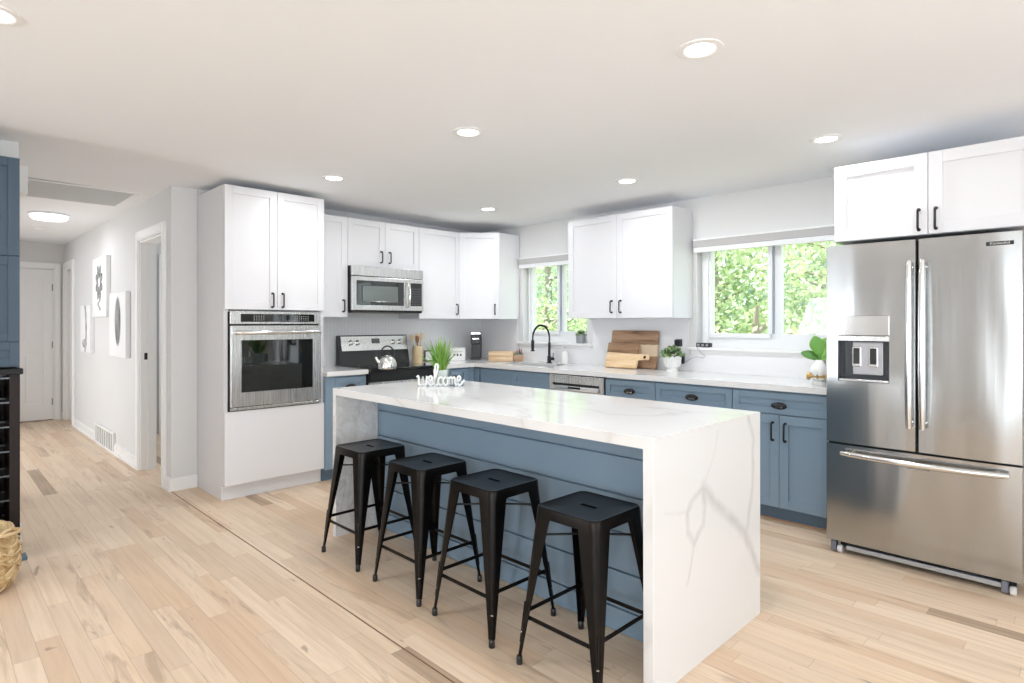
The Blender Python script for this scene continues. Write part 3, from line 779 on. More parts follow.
# ------------------------------------------------------------------ refrigerator
FX0, FX1, FY = -1.168, -.298, 3.72
t = thing('refrigerator', 'stainless french door refrigerator with bottom freezer drawer', 'refrigerator', (FX0, FY, 0), 0); w = FX1 - FX0; mid = .443
MB().box(.006, w - .006, .075, .84, .05, 1.745).build('body', plain('fridge_side', srgb(110, 112, 114), .5, .3), t)
def curved_front(x0, x1, z0, z1, bulge=.012, th=.066, hole=None):
    """door slab whose face bows very slightly outwards"""
    mb = MB(); n = 12
    def sec(x): 
        u = (x - x0) / (x1 - x0); return -bulge * (1 - (2 * u - 1) ** 2) * .6
    xs = [x0 + (x1 - x0) * k / n for k in range(n + 1)]
    if hole: xs = sorted(set([x for x in xs if abs(x - hole[0]) > .01 and abs(x - hole[1]) > .01] + [hole[0], hole[1]]))
    poly = [(x, sec(x)) for x in xs]
    poly[0] = (x0, .006); poly.insert(1, (x0 + .004, sec(x0 + .004)));
    poly[-1] = (x1 - .004, sec(x1 - .004)); poly.append((x1, .006))
    def slab(pl, a, b):
        P = pl + [(pl[-1][0], th), (pl[0][0], th)]; mb.prism(P, a, b)
    if not hole: slab(poly, z0, z1)
    else:
        h0, h1, ha, hb = hole
        slab(poly, z0, ha); slab(poly, hb, z1)
        slab([p for p in poly if p[0] <= h0], ha, hb); slab([p for p in poly if p[0] >= h1], ha, hb)
        mb.box(h0, h1, .05, th, ha, hb)
    return mb
hx0, hx1 = .063, .318
ld = curved_front(0, mid - .004, .640, 1.760, hole=(hx0, hx1, .99, 1.36)).build('door', 'steel', t, smooth=False)
rd = curved_front(mid + .004, w, .640, 1.760).build('door', 'steel', t)
fz = curved_front(0, w, .076, .628, .010).build('freezer_drawer', 'steel', t)
MB().box(mid - .003, mid + .003, .02, .07, .64, 1.755).box(.01, w - .01, .02, .07, .629, .639).build('gasket', 'gap', t)
# dispenser
MB().box(hx0, hx1, -.006, .045, 1.250, 1.360, .002).build('dispenser_panel', mat_steel('dispenser_steel', (.72, .72, .72), .15, .12), ld)
MB().box(hx0, hx1, -.007, .045, 1.218, 1.246, .002).build('dispenser_trim', 'steel2', ld)
MB().box(hx0, hx0 + .004, -.002, .049, .994, 1.218).box(hx1 - .004, hx1, -.002, .049, .994, 1.218).box(hx0, hx1, .046, .0495, .994, 1.218).build('recess', plain('recess_grey', srgb(70, 72, 76), .25, .6), ld)
MB().box(hx0 + .07, hx1 - .035, .018, .046, 1.03, 1.213, .004).build('lever_panel', plain('lever_grey', srgb(176, 176, 180), .35, .4), ld)
for lx in (.155, .238):
    lv = MB().box(lx - .023, lx + .023, .010, .018, 1.075, 1.185, .004).build('lever', 'knobsteel', ld)
    MB().box(lx - .016, lx + .016, .007, .0105, 1.09, 1.178, .003).build('pad', 'blackplastic', lv)
MB().box(hx0 + .004, hx1 - .004, -.004, .046, .992, 1.004, .002).build('drip_tray', 'steel2', ld)
# handles
for hx, par in ((mid - .027, ld), (mid + .032, rd)):
    z0, z1 = .765, 1.645; pts = []
    for k in range(15):
        u = k / 14; z = z0 + (z1 - z0) * u; pts.append((hx, -.045 - .018 * math.sin(PI * u), z))
    hmb = MB().tube(pts, [.012] + [.016] * 13 + [.012], 12)
    for z in (z0 + .03, z1 - .03): hmb.tube([(hx, .0, z), (hx, -.052, z)], .009, 8)
    hmb.build('door_handle', 'knobsteel', par, smooth=True)
pts = [(.09 + (w - .14) * k / 16, -.045 - .03 * math.sin(PI * k / 16), .588 - .004 * math.sin(PI * k / 16)) for k in range(17)]
hmb = MB().tube(pts, [.012] + [.016] * 15 + [.012], 12)
for k in (1, 15): hmb.tube([(pts[k][0], 0, .588), (pts[k][0], -.05, .588)], .009, 8)
hmb.build('drawer_handle', 'knobsteel', fz, smooth=True)
MB().box(.40, .50, -.0145, -.008, .548, .560, .001).build('badge', plain('badge_grey', srgb(150, 148, 144), .3, .8), fz)
# logo plate
def text_mesh(txt, size, name, mat, parent, loc, rot, ext=.001):
    cu = bpy.data.curves.new(name, 'FONT'); cu.body = txt; cu.size = size; cu.extrude = ext; cu.align_x = 'CENTER'; cu.align_y = 'CENTER'
    tmp = bpy.data.objects.new(name, cu); COL.objects.link(tmp)
    bpy.context.view_layer.update()
    me = bpy.data.meshes.new_from_object(tmp.evaluated_get(bpy.context.evaluated_depsgraph_get()))
    COL.objects.unlink(tmp); bpy.data.objects.remove(tmp)
    me.name = name; me.materials.clear(); me.materials.append(M[mat] if isinstance(mat, str) else mat)
    o = bpy.data.objects.new(name, me); COL.objects.link(o); o.parent = parent; o.location = loc; o.rotation_euler = rot
    return o
lg = MB().box(.730, .836, -.0085, -.0025, 1.697, 1.716, .001).build('logo_plate', 'blackplastic', rd)
text_mesh('KitchenAid', .017, 'lettering', 'knobsteel', lg, (.783, -.0092, 1.7065), (PI / 2, 0, 0))
# feet, rollers and base grille
MB().box(.10, w - .06, .02, .05, .028, .052, .002).build('base_grille', plain('grille_grey', srgb(176, 180, 184), .35, .5), t)
MB().box(.06, w - .03, .055, .075, .03, .074).build('kick_gap', 'gap', t)
for x in (.065, w - .04):
    MB().lathe([(.020, -.012), (.022, -.008), (.022, .008), (.020, .012)], (x, .035, .022), 20, ax='X').build('roller', plain('roller_white', srgb(215, 215, 215), .4), t, smooth=True)
    MB().box(x - .045, x - .018, .015, .06, .01, .066, .003).build('roller_bracket', plain('bracket_zinc', srgb(130, 134, 150), .4, .7), t)

# ------------------------------------------------------------------ island
IX0, IX1, IY0, IY1 = -3.408, -1.128, 1.812, 2.708
vein([(2.584, .905), (2.636, .797), (2.636, .699), (2.618, .554), (2.562, .42)], .024, .75)
vein([(2.17, .678), (2.27, .592), (2.402, .511), (2.542, .407), (2.693, .2)], .036, .85)
vein([(2.17, .678), (2.084, .645), (2.053, .606), (2.053, .528), (2.104, .468), (2.17, .533), (2.187, .604), (2.17, .678)], .022, .8)
vein([(2.104, .468), (2.084, .428), (2.05, .341)], .012, .7)
vein([(2.291, .873), (2.262, .789), (2.187, .69)], .012, .3)
vein([(1.883, .635), (2.04, .61)], .010, .3)
M['quartz'] = mat_quartz('veined_quartz', VEIN, refl_dapple=True)
t = thing('kitchen_island', 'blue kitchen island with white quartz waterfall top', 'island')
MB().prism_y([(IX0, 0), (IX0 + .04, 0), (IX0 + .04, .875), (IX1 - .04, .875), (IX1 - .04, 0), (IX1, 0), (IX1, .915), (IX0, .915)], IY0, IY1, .0015).build('waterfall_top', 'quartz', t)
MB().box(IX0 + .042, IX1 - .042, 2.122, IY1 - .02, .0, .873).build('body', 'blue', t)
zz = [0, .105, .265, .430, .592, .755, .872]
for a, b in zip(zz, zz[1:]):
    MB().box(IX0 + .042, IX1 - .042, 2.106, 2.122, a + .004, b - .004, .0015, 1).build('shiplap_board', 'blue', t)

# ------------------------------------------------------------------ bar stools
def make_stool(label):
    t = thing('bar_stool', label, 'stool', (0, 0, 0), 0, 'black metal stools along the island')
    ts, top, foot = .150, .615, .197
    # seat pan with a hand slot: four pieces around the slot, rounded rim band
    mb = MB(); n = 5; outer = rrect(.30, .30, .035, n); N = len(outer)
    slot = [(.038 * math.cos(2 * PI * k / N + PI / 4 + .0), .009 * math.sin(2 * PI * k / N + PI / 4)) for k in range(N)]
    slot = []
    for k in range(N):
        a = PI / 4 * 0 + 2 * PI * (k + .5) / N
        c, s_ = math.cos(a), math.sin(a); slot.append((max(-.037, min(.037, .07 * c)), max(-.010, min(.010, .035 * s_))))
    R = lambda pts, z, f=1.0: [(x * f, y * f, z) for x, y in pts]
    mb.loft([R(slot, top - .012), R(slot, top - .004), R([(x * .80, y * .80) for x, y in outer], top - .006), R([(x * .93, y * .93) for x, y in outer], top - .002), R(outer, top, .975), R(outer, top - .003, .995), R(outer, top - .010, 1.005), R(outer, top - .040, 1.02), R(outer, top - .040, .995), R(outer, top - .012, .975), R([(x * .5, y * .5) for x, y in outer], top - .012), R(slot, top - .012)], cap=False)
    mb.build('seat', 'stool', t, smooth=True)
    def corner(wing, rad, sx, sy, px, py, z, th=.0025):
        """L section with a rounded outer corner; (px,py) is the outer corner point"""
        o = []
        o.append((0, -wing)); 
        for k in range(5):
            a = PI / 2 * k / 4; o.append((-rad + rad * math.cos(a), -rad + rad * math.sin(a)))
        o.append((-wing, 0)); o.append((-wing, -th))
        for k in range(5):
            a = PI / 2 * (4 - k) / 4; o.append((-rad + (rad - th) * math.cos(a), -rad + (rad - th) * math.sin(a)))
        o.append((-th, -wing))
        return [(px + sx * a, py + sy * b, z) for a, b in o]
    for sx in (-1, 1):
        for sy in (-1, 1):
            mb = MB(); rings = []
            for u, wing, rad in ((0, .086, .03), (.06, .080, .03), (.35, .060, .027), (.62, .042, .022), (.80, .032, .018), (.92, .024, .012), (1, .020, .010)):
                z = top - .028 - (top - .058) * u; p = ts + (foot - ts) * u
                if u > .9: p = ts + (foot - ts) * u - .001
                rings.append(corner(wing, rad, sx, sy, sx * p, sy * p, z))
            mb.loft(rings)
            # pressed stiffening rib on the rounded edge
            a = .62; pz = lambda u: (top - .028 - (top - .058) * u); pp = lambda u: ts + (foot - ts) * u - .006
            mb.tube([(sx * pp(.62), sy * pp(.62), pz(.62)), (sx * pp(.9), sy * pp(.9), pz(.9))], .004, 6)
            lg_ = mb.build('leg', 'stool', t, smooth=True)
            q = foot - .008
            MB().lathe([(.011, 0), (.013, .003), (.012, .03), (.009, .034)], (sx * q, sy * q, 0), 12).build('rubber_foot', 'blackplastic', lg_, smooth=True)
            MB().lathe([(.0055, 0), (.0045, .004), (.001, .005)], (0, 0, 0), 10).xf(Matrix.Translation((sx * (pp(.83) - .001), sy * (pp(.83) - .001), pz(.83))) @ Vector((0, 0, 1)).rotation_difference(Vector((sx, sy, 0))).to_matrix().to_4x4()).build('rivet', 'knobsteel', lg_, smooth=True)
    def at(z): return ts + (foot - ts) * (top - .028 - z) / (top - .058) - .012
    for z, dirs in ((.185, 'x'), (.205, 'y')):
        p = at(z)
        for s_ in (-1, 1):
            mb = MB()
            if dirs == 'x': mb.box(-p, p, s_ * p - .003, s_ * p + .003, z - .008, z + .008, .002)
            else: mb.box(s_ * p - .003, s_ * p + .003, -p, p, z - .008, z + .008, .002)
            mb.build('foot_rail', 'stool', t)
    p = at(.50)
    mb = MB(); 
    for sx in (-1, 1): mb.tube([(-p, -sx * p, .50), (0, 0, .505), (p, sx * p, .50)], .0045, 8)
    mb.box(-.03, .03, -.03, .03, .499, .511, .002)
    mb.build('cross_brace', 'stool', t, smooth=True)
    return t
s0 = make_stool('black metal bar stool nearest the white waterfall end of the island')
s0.location = (-1.428, 1.833, 0)
for x, lab in ((-1.966, 'black metal bar stool second from the waterfall end, below the middle of the island'), (-2.465, 'black metal bar stool second from the hall end of the island'), (-3.012, 'black metal bar stool farthest from the camera, beside the island side with reflection dapples in its colour')):
    copy_thing(s0, (x, 1.835, 0), 0, lab)

# ------------------------------------------------------------------ things on the island
TOP = .915
# potted grass
px, py = -3.084, 2.408
t = thing('potted_grass', 'green grass in a square white pot behind the welcome letters', 'potted plant', (px, py, TOP), math.radians(45))
mb = MB(); 
for z0, z1, a, b in ((0, .10, .040, .048), ): mb.loft([[(x * a / .05, y * a / .05, 0) for x, y in rrect(.1, .1, .015)], [(x * b / .05, y * b / .05, .10) for x, y in rrect(.1, .1, .015)], [(x * (b - .006) / .05, y * (b - .006) / .05, .10) for x, y in rrect(.1, .1, .015)], [(x * (b - .007) / .05, y * (b - .007) / .05, .085) for x, y in rrect(.1, .1, .015)]])
mb.build('pot', plain('pale_green_pot', srgb(196, 204, 198), .3), t, smooth=True)
mb = MB(); rnd = random.Random(3)
for k in range(95):
    a = rnd.uniform(0, 2 * PI); r0 = rnd.uniform(0, .032); lean = rnd.uniform(.0, .135) * (1 if k % 5 else 1.35); h = rnd.uniform(.17, .26) - lean * .4
    bx, by = r0 * math.cos(a), r0 * math.sin(a); wd = rnd.uniform(.0045, .0075); tw = rnd.uniform(0, PI); rings = []
    for j in range(6):
        u = j / 5; x = bx + lean * u ** 1.5 * math.cos(a); y = by + lean * u ** 1.5 * math.sin(a); z = .08 + h * (u - .12 * lean * 8 * u ** 3)
        w_ = wd * (1 - u ** 2.5) + .0004
        rings.append([(x + w_ * math.cos(tw), y + w_ * math.sin(tw), z), (x + w_ * .4 * math.cos(tw + PI / 2), y + w_ * .4 * math.sin(tw + PI / 2), z), (x - w_ * math.cos(tw), y - w_ * math.sin(tw), z)])
    mb.loft(rings, cap=False)
mb.build('grass_blades', 'grass', t)
# glass tumbler
t = thing('glass_tumbler', 'clear square glass candle holder right of the potted grass', 'glass', (-3.011, 2.479, TOP), math.radians(45))
mb = MB(); sq = rrect(.09, .07, .008)
mb.loft([[(x, y, 0) for x, y in sq], [(x, y, .085) for x, y in sq], [(x * .93, y * .92, .085) for x, y in sq], [(x * .93, y * .92, .008) for x, y in sq]])
mb.build('vessel', 'tumbler', t)
MB().lathe([(.022, .009), (.022, .030), (.003, .031)], seg=20).build('candle', 'ceramic', t, smooth=True)
# welcome letters: one joined cursive word
t = thing('welcome_sign', 'white cursive welcome word sign standing on the island', 'sign', (-3.028, 2.357, TOP + .0006), math.radians(45)); t.scale = (.93, 1, 1.12)
def arc(cx, cy, rx, ry, a0, a1, n=10): return [(cx + rx * math.cos(math.radians(a0 + (a1 - a0) * k / n)), cy + ry * math.sin(math.radians(a0 + (a1 - a0) * k / n))) for k in range(n + 1)]
strokes = []
strokes.append([(-.005, .052), (.004, .058), (.010, .050), (.009, .025)] + arc(.022, .018, .013, .014, 180, 350) + [(.037, .045), (.038, .055), (.037, .030)] + arc(.050, .018, .013, .014, 180, 340) + [(.066, .040), (.064, .056), (.070, .050), (.080, .030)])       # w
strokes.append([(.074, .028), (.088, .034)] + arc(.090, .041, .012, .015, 0, 180) + arc(.093, .026, .016, .021, 170, 320) + [(.118, .026)])            # e
strokes.append([(.108, .020), (.122, .045), (.138, .090)] + arc(.133, .110, .010, .015, 0, 180) + [(.120, .085), (.117, .040)] + arc(.128, .016, .011, .012, 180, 320) + [(.146, .028)])   # l
strokes.append(arc(.160, .028, .016, .023, 50, 310) + [(.180, .020)])                                                  # c
strokes.append(arc(.194, .028, .017, .022, 90, 450, 18) + [(.204, .046), (.216, .046)])                                              # o
strokes.append([(.218, .052), (.222, .030), (.221, .008)] + [(.222, .035)] + arc(.231, .036, .009, .014, 170, 0) + [(.240, .008), (.241, .034)] + arc(.250, .036, .009, .014, 170, 0) + [(.259, .016), (.266, .006), (.276, .014)])  # m
strokes.append([(.270, .020), (.284, .032)] + arc(.286, .041, .011, .014, 0, 180) + arc(.290, .026, .016, .021, 170, 320) + [(.314, .026), (.322, .034)])   # e
def ribbon(mb, pts, hw, y0, y1):
    P = [Vector((x, z)) for x, z in pts]; Q = []
    for p in P:
        if not Q or (p - Q[-1]).length > .002: Q.append(p)
    rings = []
    for i, p in enumerate(Q):
        tt = (Q[min(i + 1, len(Q) - 1)] - Q[max(i - 1, 0)]).normalized(); nn = Vector((-tt.y, tt.x)) * hw
        a, b = p + nn, p - nn
        rings.append([(a.x, y0, a.y), (b.x, y0, b.y), (b.x, y1, b.y), (a.x, y1, a.y)])
    mb.loft(rings)
mb = MB()
for s_ in strokes: ribbon(mb, [(x - .158, z) for x, z in s_], .0052, -.011, .011)
mb.build('letters', 'ceramic', t)
MB().box(-.155, .158, -.013, .013, 0, .004, .001).build('base_strip', 'tumbler', t)

# ------------------------------------------------------------------ things on the counters
def put(name, label, cat, x, y, rz=0, group=None, z=TOP): return thing(name, label, cat, (x, y, z), rz, group)
t = put('utensil_crock', 'tall cream crock holding wooden cooking utensils', 'crock', -5.00, 3.60)
MB().lathe([(.050, 0), (.053, .004), (.053, .165), (.049, .168), (.047, .162), (.047, .03)], seg=28).build('crock', 'cream', t, smooth=True)
rnd = random.Random(5)
for k, (ax, ay, hh, kind) in enumerate(((-.035, -.05, .29, 0), (.01, -.02, .30, 1), (.03, .03, .31, 2), (-.01, .055, .29, 0), (.035, -.035, .27, 1), (-.03, .02, .26, 2))):
    u = thing('wooden_utensil', ['pale wooden spoon leaning left out of the cream crock', 'flat wooden spatula standing in the middle of the cream crock', 'wooden slotted turner at the centre of the cream crock', 'pale wooden spoon leaning right out of the cream crock', 'narrow dark wooden spatula at the front of the cream crock', 'short dark wooden turner at the back of the cream crock'][k], 'utensil', (-5.00 + ax * .2, 3.60 + ay * .2, TOP + .035), 0, 'wooden utensils in the cream crock')
    mt = 'spoonwood' if k < 4 else 'spoondark'
    d = Vector((ax, ay, hh)).normalized(); e = d * (hh - .04)
    MB().tube([(0, 0, 0), tuple(e * .75)], .005, 8).build('shaft', mt, u, smooth=True)
    c = e * .78; s_ = MB(); s_.lathe([(.004, -.03), (.015, -.018), (.021, .0), (.021, .018), (.014, .035), (.003, .042)] if kind == 0 else [(.005, -.03), (.018, -.02), (.020, .035), (.016, .042)], seg=14)
    s_.xf(Matrix.Scale(.3, 4, (1, 0, 0))); s_.xf(Vector((0, 0, 1)).rotation_difference(d).to_matrix().to_4x4()); s_.xf(Matrix.Translation(c + d * .02)); s_.build('blade', mt, u, smooth=True)
t = put('photo_frame', 'small dark framed card beside the utensil crock', 'frame', -5.07, 3.80, RZ)
MB().box(-.06, .06, 0, .012, 0, .115, .002).build('frame', 'blackplastic', t)
MB().box(-.048, .048, -.0012, 0, .012, .103).build('card', plain('lilac_card', srgb(226, 222, 232), .6), t)
t = put('counter_sign', 'white block sign with dark marks left of the coffee maker', 'sign', -4.99, 4.12, math.radians(62))
MB().box(-.085, .085, 0, .02, 0, .135, .003).build('block', 'ceramic', t)
mk = MB()
for k in range(3): mk.box(-.045 + k * .035, -.028 + k * .035, -.001, 0, .045, .068)
for k in range(5): mk.box(-.05 + k * .022, -.038 + k * .022, -.001, 0, .088, .094)
mk.build('marks', 'blackplastic', t)
t = put('coffee_maker', 'slim black single serve coffee maker in the counter corner', 'coffee maker', -4.93, 4.33, math.radians(45))
MB().box(-.055, .055, .05, .16, 0, .27, .008).build('body', 'blackplastic', t)
MB().box(-.055, .055, -.05, .16, .17, .275, .010).build('brew_head', 'blackplastic', t)
MB().box(-.055, .055, -.05, .16, .2755, .305, .006).build('lid', 'knobsteel', t)
MB().box(-.035, .035, -.052, -.0495, .225, .236, .001).build('handle_trim', 'knobsteel', t)
MB().box(-.055, .055, -.05, .05, 0, .022, .004).build('drip_tray', 'blackplastic', t)
# wooden crate
t = put('wooden_crate', 'pale wooden crate on the counter left of the sink', 'crate', -4.58, 4.40, math.radians(30))
mb = MB()
for z in (0, .052): mb.box(-.135, .135, -.075, -.065, z + .002, z + .048, .002).box(-.135, .135, .065, .075, z + .002, z + .048, .002).box(-.135, -.125, -.065, .065, z + .002, z + .048, .002).box(.125, .135, -.065, .065, z + .002, z + .048, .002)
mb.box(-.125, .125, -.065, .065, .002, .01); mb.build('slats', 'crate', t)
mb = MB()
for x in (-.118, .104): mb.box(x, x + .014, -.064, -.05, .01, .102).box(x, x + .014, .05, .064, .01, .102)
mb.build('corner_posts', 'crate', t)
t = put('small_planter', 'small tan pot with teal rim and dark sprigs beside the wooden crate', 'planter', -4.375, 4.44); t.scale = (1.15, 1.15, 1.2)
MB().lathe([(.032, 0), (.040, .01), (.042, .055), (.038, .062), (.034, .058), (.033, .04)], seg=24).build('pot', 'terracotta', t, smooth=True)
MB().lathe([(.040, .063), (.040, .072), (.030, .074), (.028, .064)], seg=24).build('rim', plain('teal_glaze', srgb(60, 120, 110), .3), t, smooth=True)
mb = MB()
for k in range(9):
    a = k * 2.4; r = .012 + .010 * (k % 3) / 2; mb.tube([(r * math.cos(a), r * math.sin(a), .06), (r * 1.3 * math.cos(a), r * 1.3 * math.sin(a), .105 + .02 * math.sin(k * 1.7))], [.005, .001], 6)
mb.build('sprigs', 'redbrown', t)
# faucet
t = put('faucet', 'tall matte black spring faucet behind the sink', 'faucet', -3.99, 4.485)
MB().lathe([(.027, 0), (.027, .006), (.021, .010), (.021, .065), (.019, .070)], seg=24).lathe([(.0135, .07), (.0135, .205), (.011, .21)], seg=20).build('body', 'black', t, smooth=True)
R_ = .122; pts = [(0, 0, .20)] + [(0, -R_ + R_ * math.cos(a), .255 + .125 * math.sin(a)) for a in [PI * k / 16 for k in range(17)]] + [(0, -2 * R_, .235)]
MB().tube(pts, .0075, 10).build('hose', 'black', t, smooth=True)
mb = MB(); L_ = []; 
for i in range(len(pts) - 1):
    for k in range(6): L_.append(Vector(pts[i]).lerp(Vector(pts[i + 1]), k / 6))
for p, q in zip(L_[::2], L_[1::2]): mb.tube([p, p.lerp(q, .6)], .0105, 10)
mb.build('spring', 'black', t, smooth=True)
MB().lathe([(.011, .0), (.013, .01), (.015, .03), (.017, .095), (.012, .10)], (0, -2 * R_, .135), 18).lathe([(.019, 0), (.022, .004), (.019, .012)], (0, -2 * R_, .127), 18).build('spray_head', 'black', t, smooth=True)
MB().tube([(.018, 0, .045), (.055, 0, .045)], .015, 14).tube([(.048, 0, .05), (.056, -.005, .085), (.058, -.005, .105)], [.006, .005, .004], 8).build('lever', 'black', t, smooth=True)
t = put('soap_dispenser', 'white ceramic soap dispenser right of the faucet', 'soap dispenser', -3.79, 4.49)
MB().lathe([(.035, 0), (.038, .004), (.038, .10), (.032, .115), (.014, .122), (.012, .128)], seg=24).build('bottle', 'ceramic', t, smooth=True)
MB().tube([(0, 0, .127), (0, 0, .165)], .006, 10).tube([(0, 0, .162), (0, -.04, .158)], .006, 8).build('pump', 'grille', t, smooth=True)
MB_t = put('white_tray', 'round white tray under the soap dispenser', 'tray', -3.79, 4.49)
MB().lathe([(.078, 0), (.085, .008), (.082, .008), (.075, .003), (.04, .0028)], seg=30).build('dish', 'ceramic', MB_t, smooth=True)
t.location.z += .0035
# plant on the sink window ledge
t = thing('potted_plant', 'small grey pot with dark green plant on the sink window ledge', 'potted plant', (-3.685, WY + .003, 1.1175), 0)
MB().lathe([(.038, 0), (.042, .004), (.044, .075), (.040, .078), (.038, .07), (.037, .05)], seg=26).build('pot', 'greypot', t, smooth=True)
def leaf_clump(n, r, h, z0, ls, rnd, wf=.5):
    mb = MB()
    for k in range(n):
        a = rnd.uniform(0, 2 * PI); el = rnd.uniform(.05, 1.45); rr = r * rnd.uniform(.35, 1)
        d = Vector((math.cos(a) * math.cos(el), math.sin(a) * math.cos(el), math.sin(el)))
        p = Vector((d.x * rr, d.y * rr, z0 + d.z * h * rnd.uniform(.4, 1)))
        s_ = ls * rnd.uniform(.6, 1.2); t1 = (d + Vector((rnd.uniform(-.5, .5), rnd.uniform(-.5, .5), rnd.uniform(-.2, .5)))).normalized(); t2 = t1.cross(Vector((rnd.uniform(-1, 1), rnd.uniform(-1, 1), rnd.uniform(-1, 1)))).normalized()
        nn = t1.cross(t2)
        q = [p, p + t1 * s_ * .35 + t2 * s_ * wf * .5 + nn * s_ * .08, p + t1 * s_ * .75 + t2 * s_ * wf * .38, p + t1 * s_ - nn * s_ * .1, p + t1 * s_ * .75 - t2 * s_ * wf * .38, p + t1 * s_ * .35 - t2 * s_ * wf * .5 + nn * s_ * .08]
        mb.quad([tuple(v) for v in q])
    return mb
leaf_clump(90, .045, .04, .072, .028, random.Random(2)).build('foliage', 'succulent', t)
MB().lathe([(.037, .0), (.036, .062), (.001, .066)], seg=20).build('soil', 'soil', t)
# cutting boards leaning on the splash
def board(name, label, x, y, poly, th, tilt, mat, sap=None, hole=None):
    t = thing(name, label, 'cutting board', (x, y, TOP + .001), 0, 'wooden boards leaning on the splash')
    mb = MB().prism_y(poly, -th, 0, .003)
    o = mb.build('board', mat, t, rot=(-tilt, 0, 0))
    return t, o
def rr2(w, h, r, x0=0, z0=0, n=4): return [(x + w / 2 + x0, z + h / 2 + z0) for x, z in rrect(w, h, r, n)]
board('cutting_board', 'large rectangular walnut board with pale middle band at the back', -3.275, 4.535, rr2(.490, .335, .012), .022, math.radians(8), 'board_a')
board('cutting_board', 'dark topped square board standing before the large one', -3.275, 4.462, rr2(.330, .225, .010), .020, math.radians(15), 'board_b')
# paddle board with a handle to the right
pad = rrect(.30, .10, .010, 4, .155, .065); pad = [(0.0, .01), (.30, .01), (.315, .045), (.395, .062), (.415, .070), (.415, .108), (.40, .118), (.30, .122), (0, .122)]
t, o = board('paddle_board', 'pale striped paddle board with handle lying against the front boards', -3.255, 4.430, [(0, 0), (.33, 0), (.335, .07), (.345, .080), (.44, .084), (.445, .09), (.445, .122), (.44, .128), (0, .140)], .018, math.radians(16), 'board_c')
MB().lathe([(.013, -.0006), (.013, .0), (.010, .0005)], (.405, -.0185, .105), 16, ax='Y').xf(Matrix.Diagonal((1, 1, 1, 1))).build('hang_hole', 'soil', o)
# white footed planter with succulent
t = put('succulent_planter', 'leafy succulent in a white footed planter below the wall outlet', 'potted plant', -2.575, 4.43)
mb = MB().lathe([(.045, .03), (.055, .04), (.064, .07), (.070, .125), (.066, .130), (.062, .12), (.058, .09)], seg=24)
mb.build('pot', 'ceramic', t, smooth=True)
mb = MB(); 
for k in range(24):
    a = 2 * PI * k / 24; mb.tube([(.057 * math.cos(a), .057 * math.sin(a), .042), (.0655 * math.cos(a), .0655 * math.sin(a), .07), (.0712 * math.cos(a), .0712 * math.sin(a), .122)], .0028, 6)
mb.build('ribs', 'ceramic', t, smooth=True)
MB().lathe([(.052, 0), (.055, .006), (.040, .016), (.040, .03)], seg=24).build('foot', 'ceramic', t, smooth=True)
MB().lathe([(.060, .09), (.061, .118), (.001, .120)], seg=20).build('soil', 'soil', t)
leaf_clump(240, .088, .075, .118, .034, random.Random(9), .8).build('foliage', 'succulent', t)
# fiddle leaf in white vase with brass stand
t = put('fig_plant', 'fiddle leaf sprig in a round white vase on a brass stand near the refrigerator', 'potted plant', -1.335, 4.14)
MB().lathe([(.030, .028), (.052, .045), (.062, .085), (.055, .125), (.034, .15), (.030, .165), (.026, .165), (.028, .15)], seg=28).build('vase', 'ceramic', t, smooth=True)
mb = MB().lathe([(.018, -.066), (.026, -.062), (.026, -.058), (.012, -.04), (.009, -.02), (.013, 0), (.009, .02), (.012, .04), (.026, .058), (.026, .062), (.018, .066)], (0, -.045, .06), 20, ax='X')
mb.lathe([(.018, -.004), (.020, 0), (.018, .004)], (0, -.045, .06), 20, ax='X')
mb.build('brass_stand', 'brass', t, smooth=True)
MB().lathe([(.045, 0), (.048, .006), (.045, .027), (.030, .0285)], seg=24).build('base', 'ceramic', t, smooth=True)
def big_leaf(mb, p, d, up, L, Wd):
    p, d, up = Vector(p), Vector(d).normalized(), Vector(up).normalized(); s_ = d.cross(up).normalized(); rings = []
    for j in range(9):
        u = j / 8; w_ = Wd * (.18 + .9 * math.sin(PI * min(1, u * .96 + .04)) * (0.62 + .5 * u)) * (1 if u < .9 else .75); z = up * (-.25 * L * u * u)
        c = p + d * L * u + z
        rings.append([tuple(c + s_ * w_ * k / 3 + up * (.22 * w_ * abs(k) / 3)) for k in (-3, -1.5, 0, 1.5, 3)])
    mb.loft(rings, cap=False, closed=False)
mb = MB(); 
big_leaf(mb, (0, 0, .19), (-.25, -.1, 1), (.25, -1, .2), .14, .046)
big_leaf(mb, (0, 0, .18), (.30, .05, 1), (-.1, -1, .3), .15, .050)
big_leaf(mb, (0, 0, .16), (-.9, -.3, .60), (.2, -.75, .7), .135, .036)
big_leaf(mb, (0, 0, .16), (.75, -.2, .72), (-.5, -.8, .3), .16, .045)
mb.build('leaves', 'fig', t, smooth=True)
MB().tube([(0, 0, .10), (0, 0, .20)], .005, 8).build('stem', 'fig', t, smooth=True)

# outlets, plug and cords on the window wall
def outlet(label, x, z, nm='wall_outlet', horiz=True, mat='blackplastic', w=.115, h=.07):
    t = thing(nm, label, 'outlet', (x, WY - .008, z), 0)
    MB().box(-w / 2, w / 2, -.006, 0, -h / 2, h / 2, .002).build('cover_plate', mat, t)
    return t
t = outlet('black power adapter plugged in above the white footed planter', -2.605, 1.150, 'power_adapter', w=.06, h=.06)
t['category'] = 'power adapter'; adp = t
MB().box(-.028, .028, -.034, -.006, -.026, .026, .004).build('adapter_body', 'blackplastic', t)
t = thing('power_strip', 'black horizontal power strip on the window ledge corner', 'power strip', (-2.375, WY - .0125, 1.120), 0); strip = t
MB().box(-.062, .062, -.02, .02, 0, .034, .003).build('housing', 'blackplastic', t)
for k in range(3): MB().box(-.052 + k * .038, -.030 + k * .038, -.0212, -.02, .008, .026, .001).build('socket', 'greypot', t)
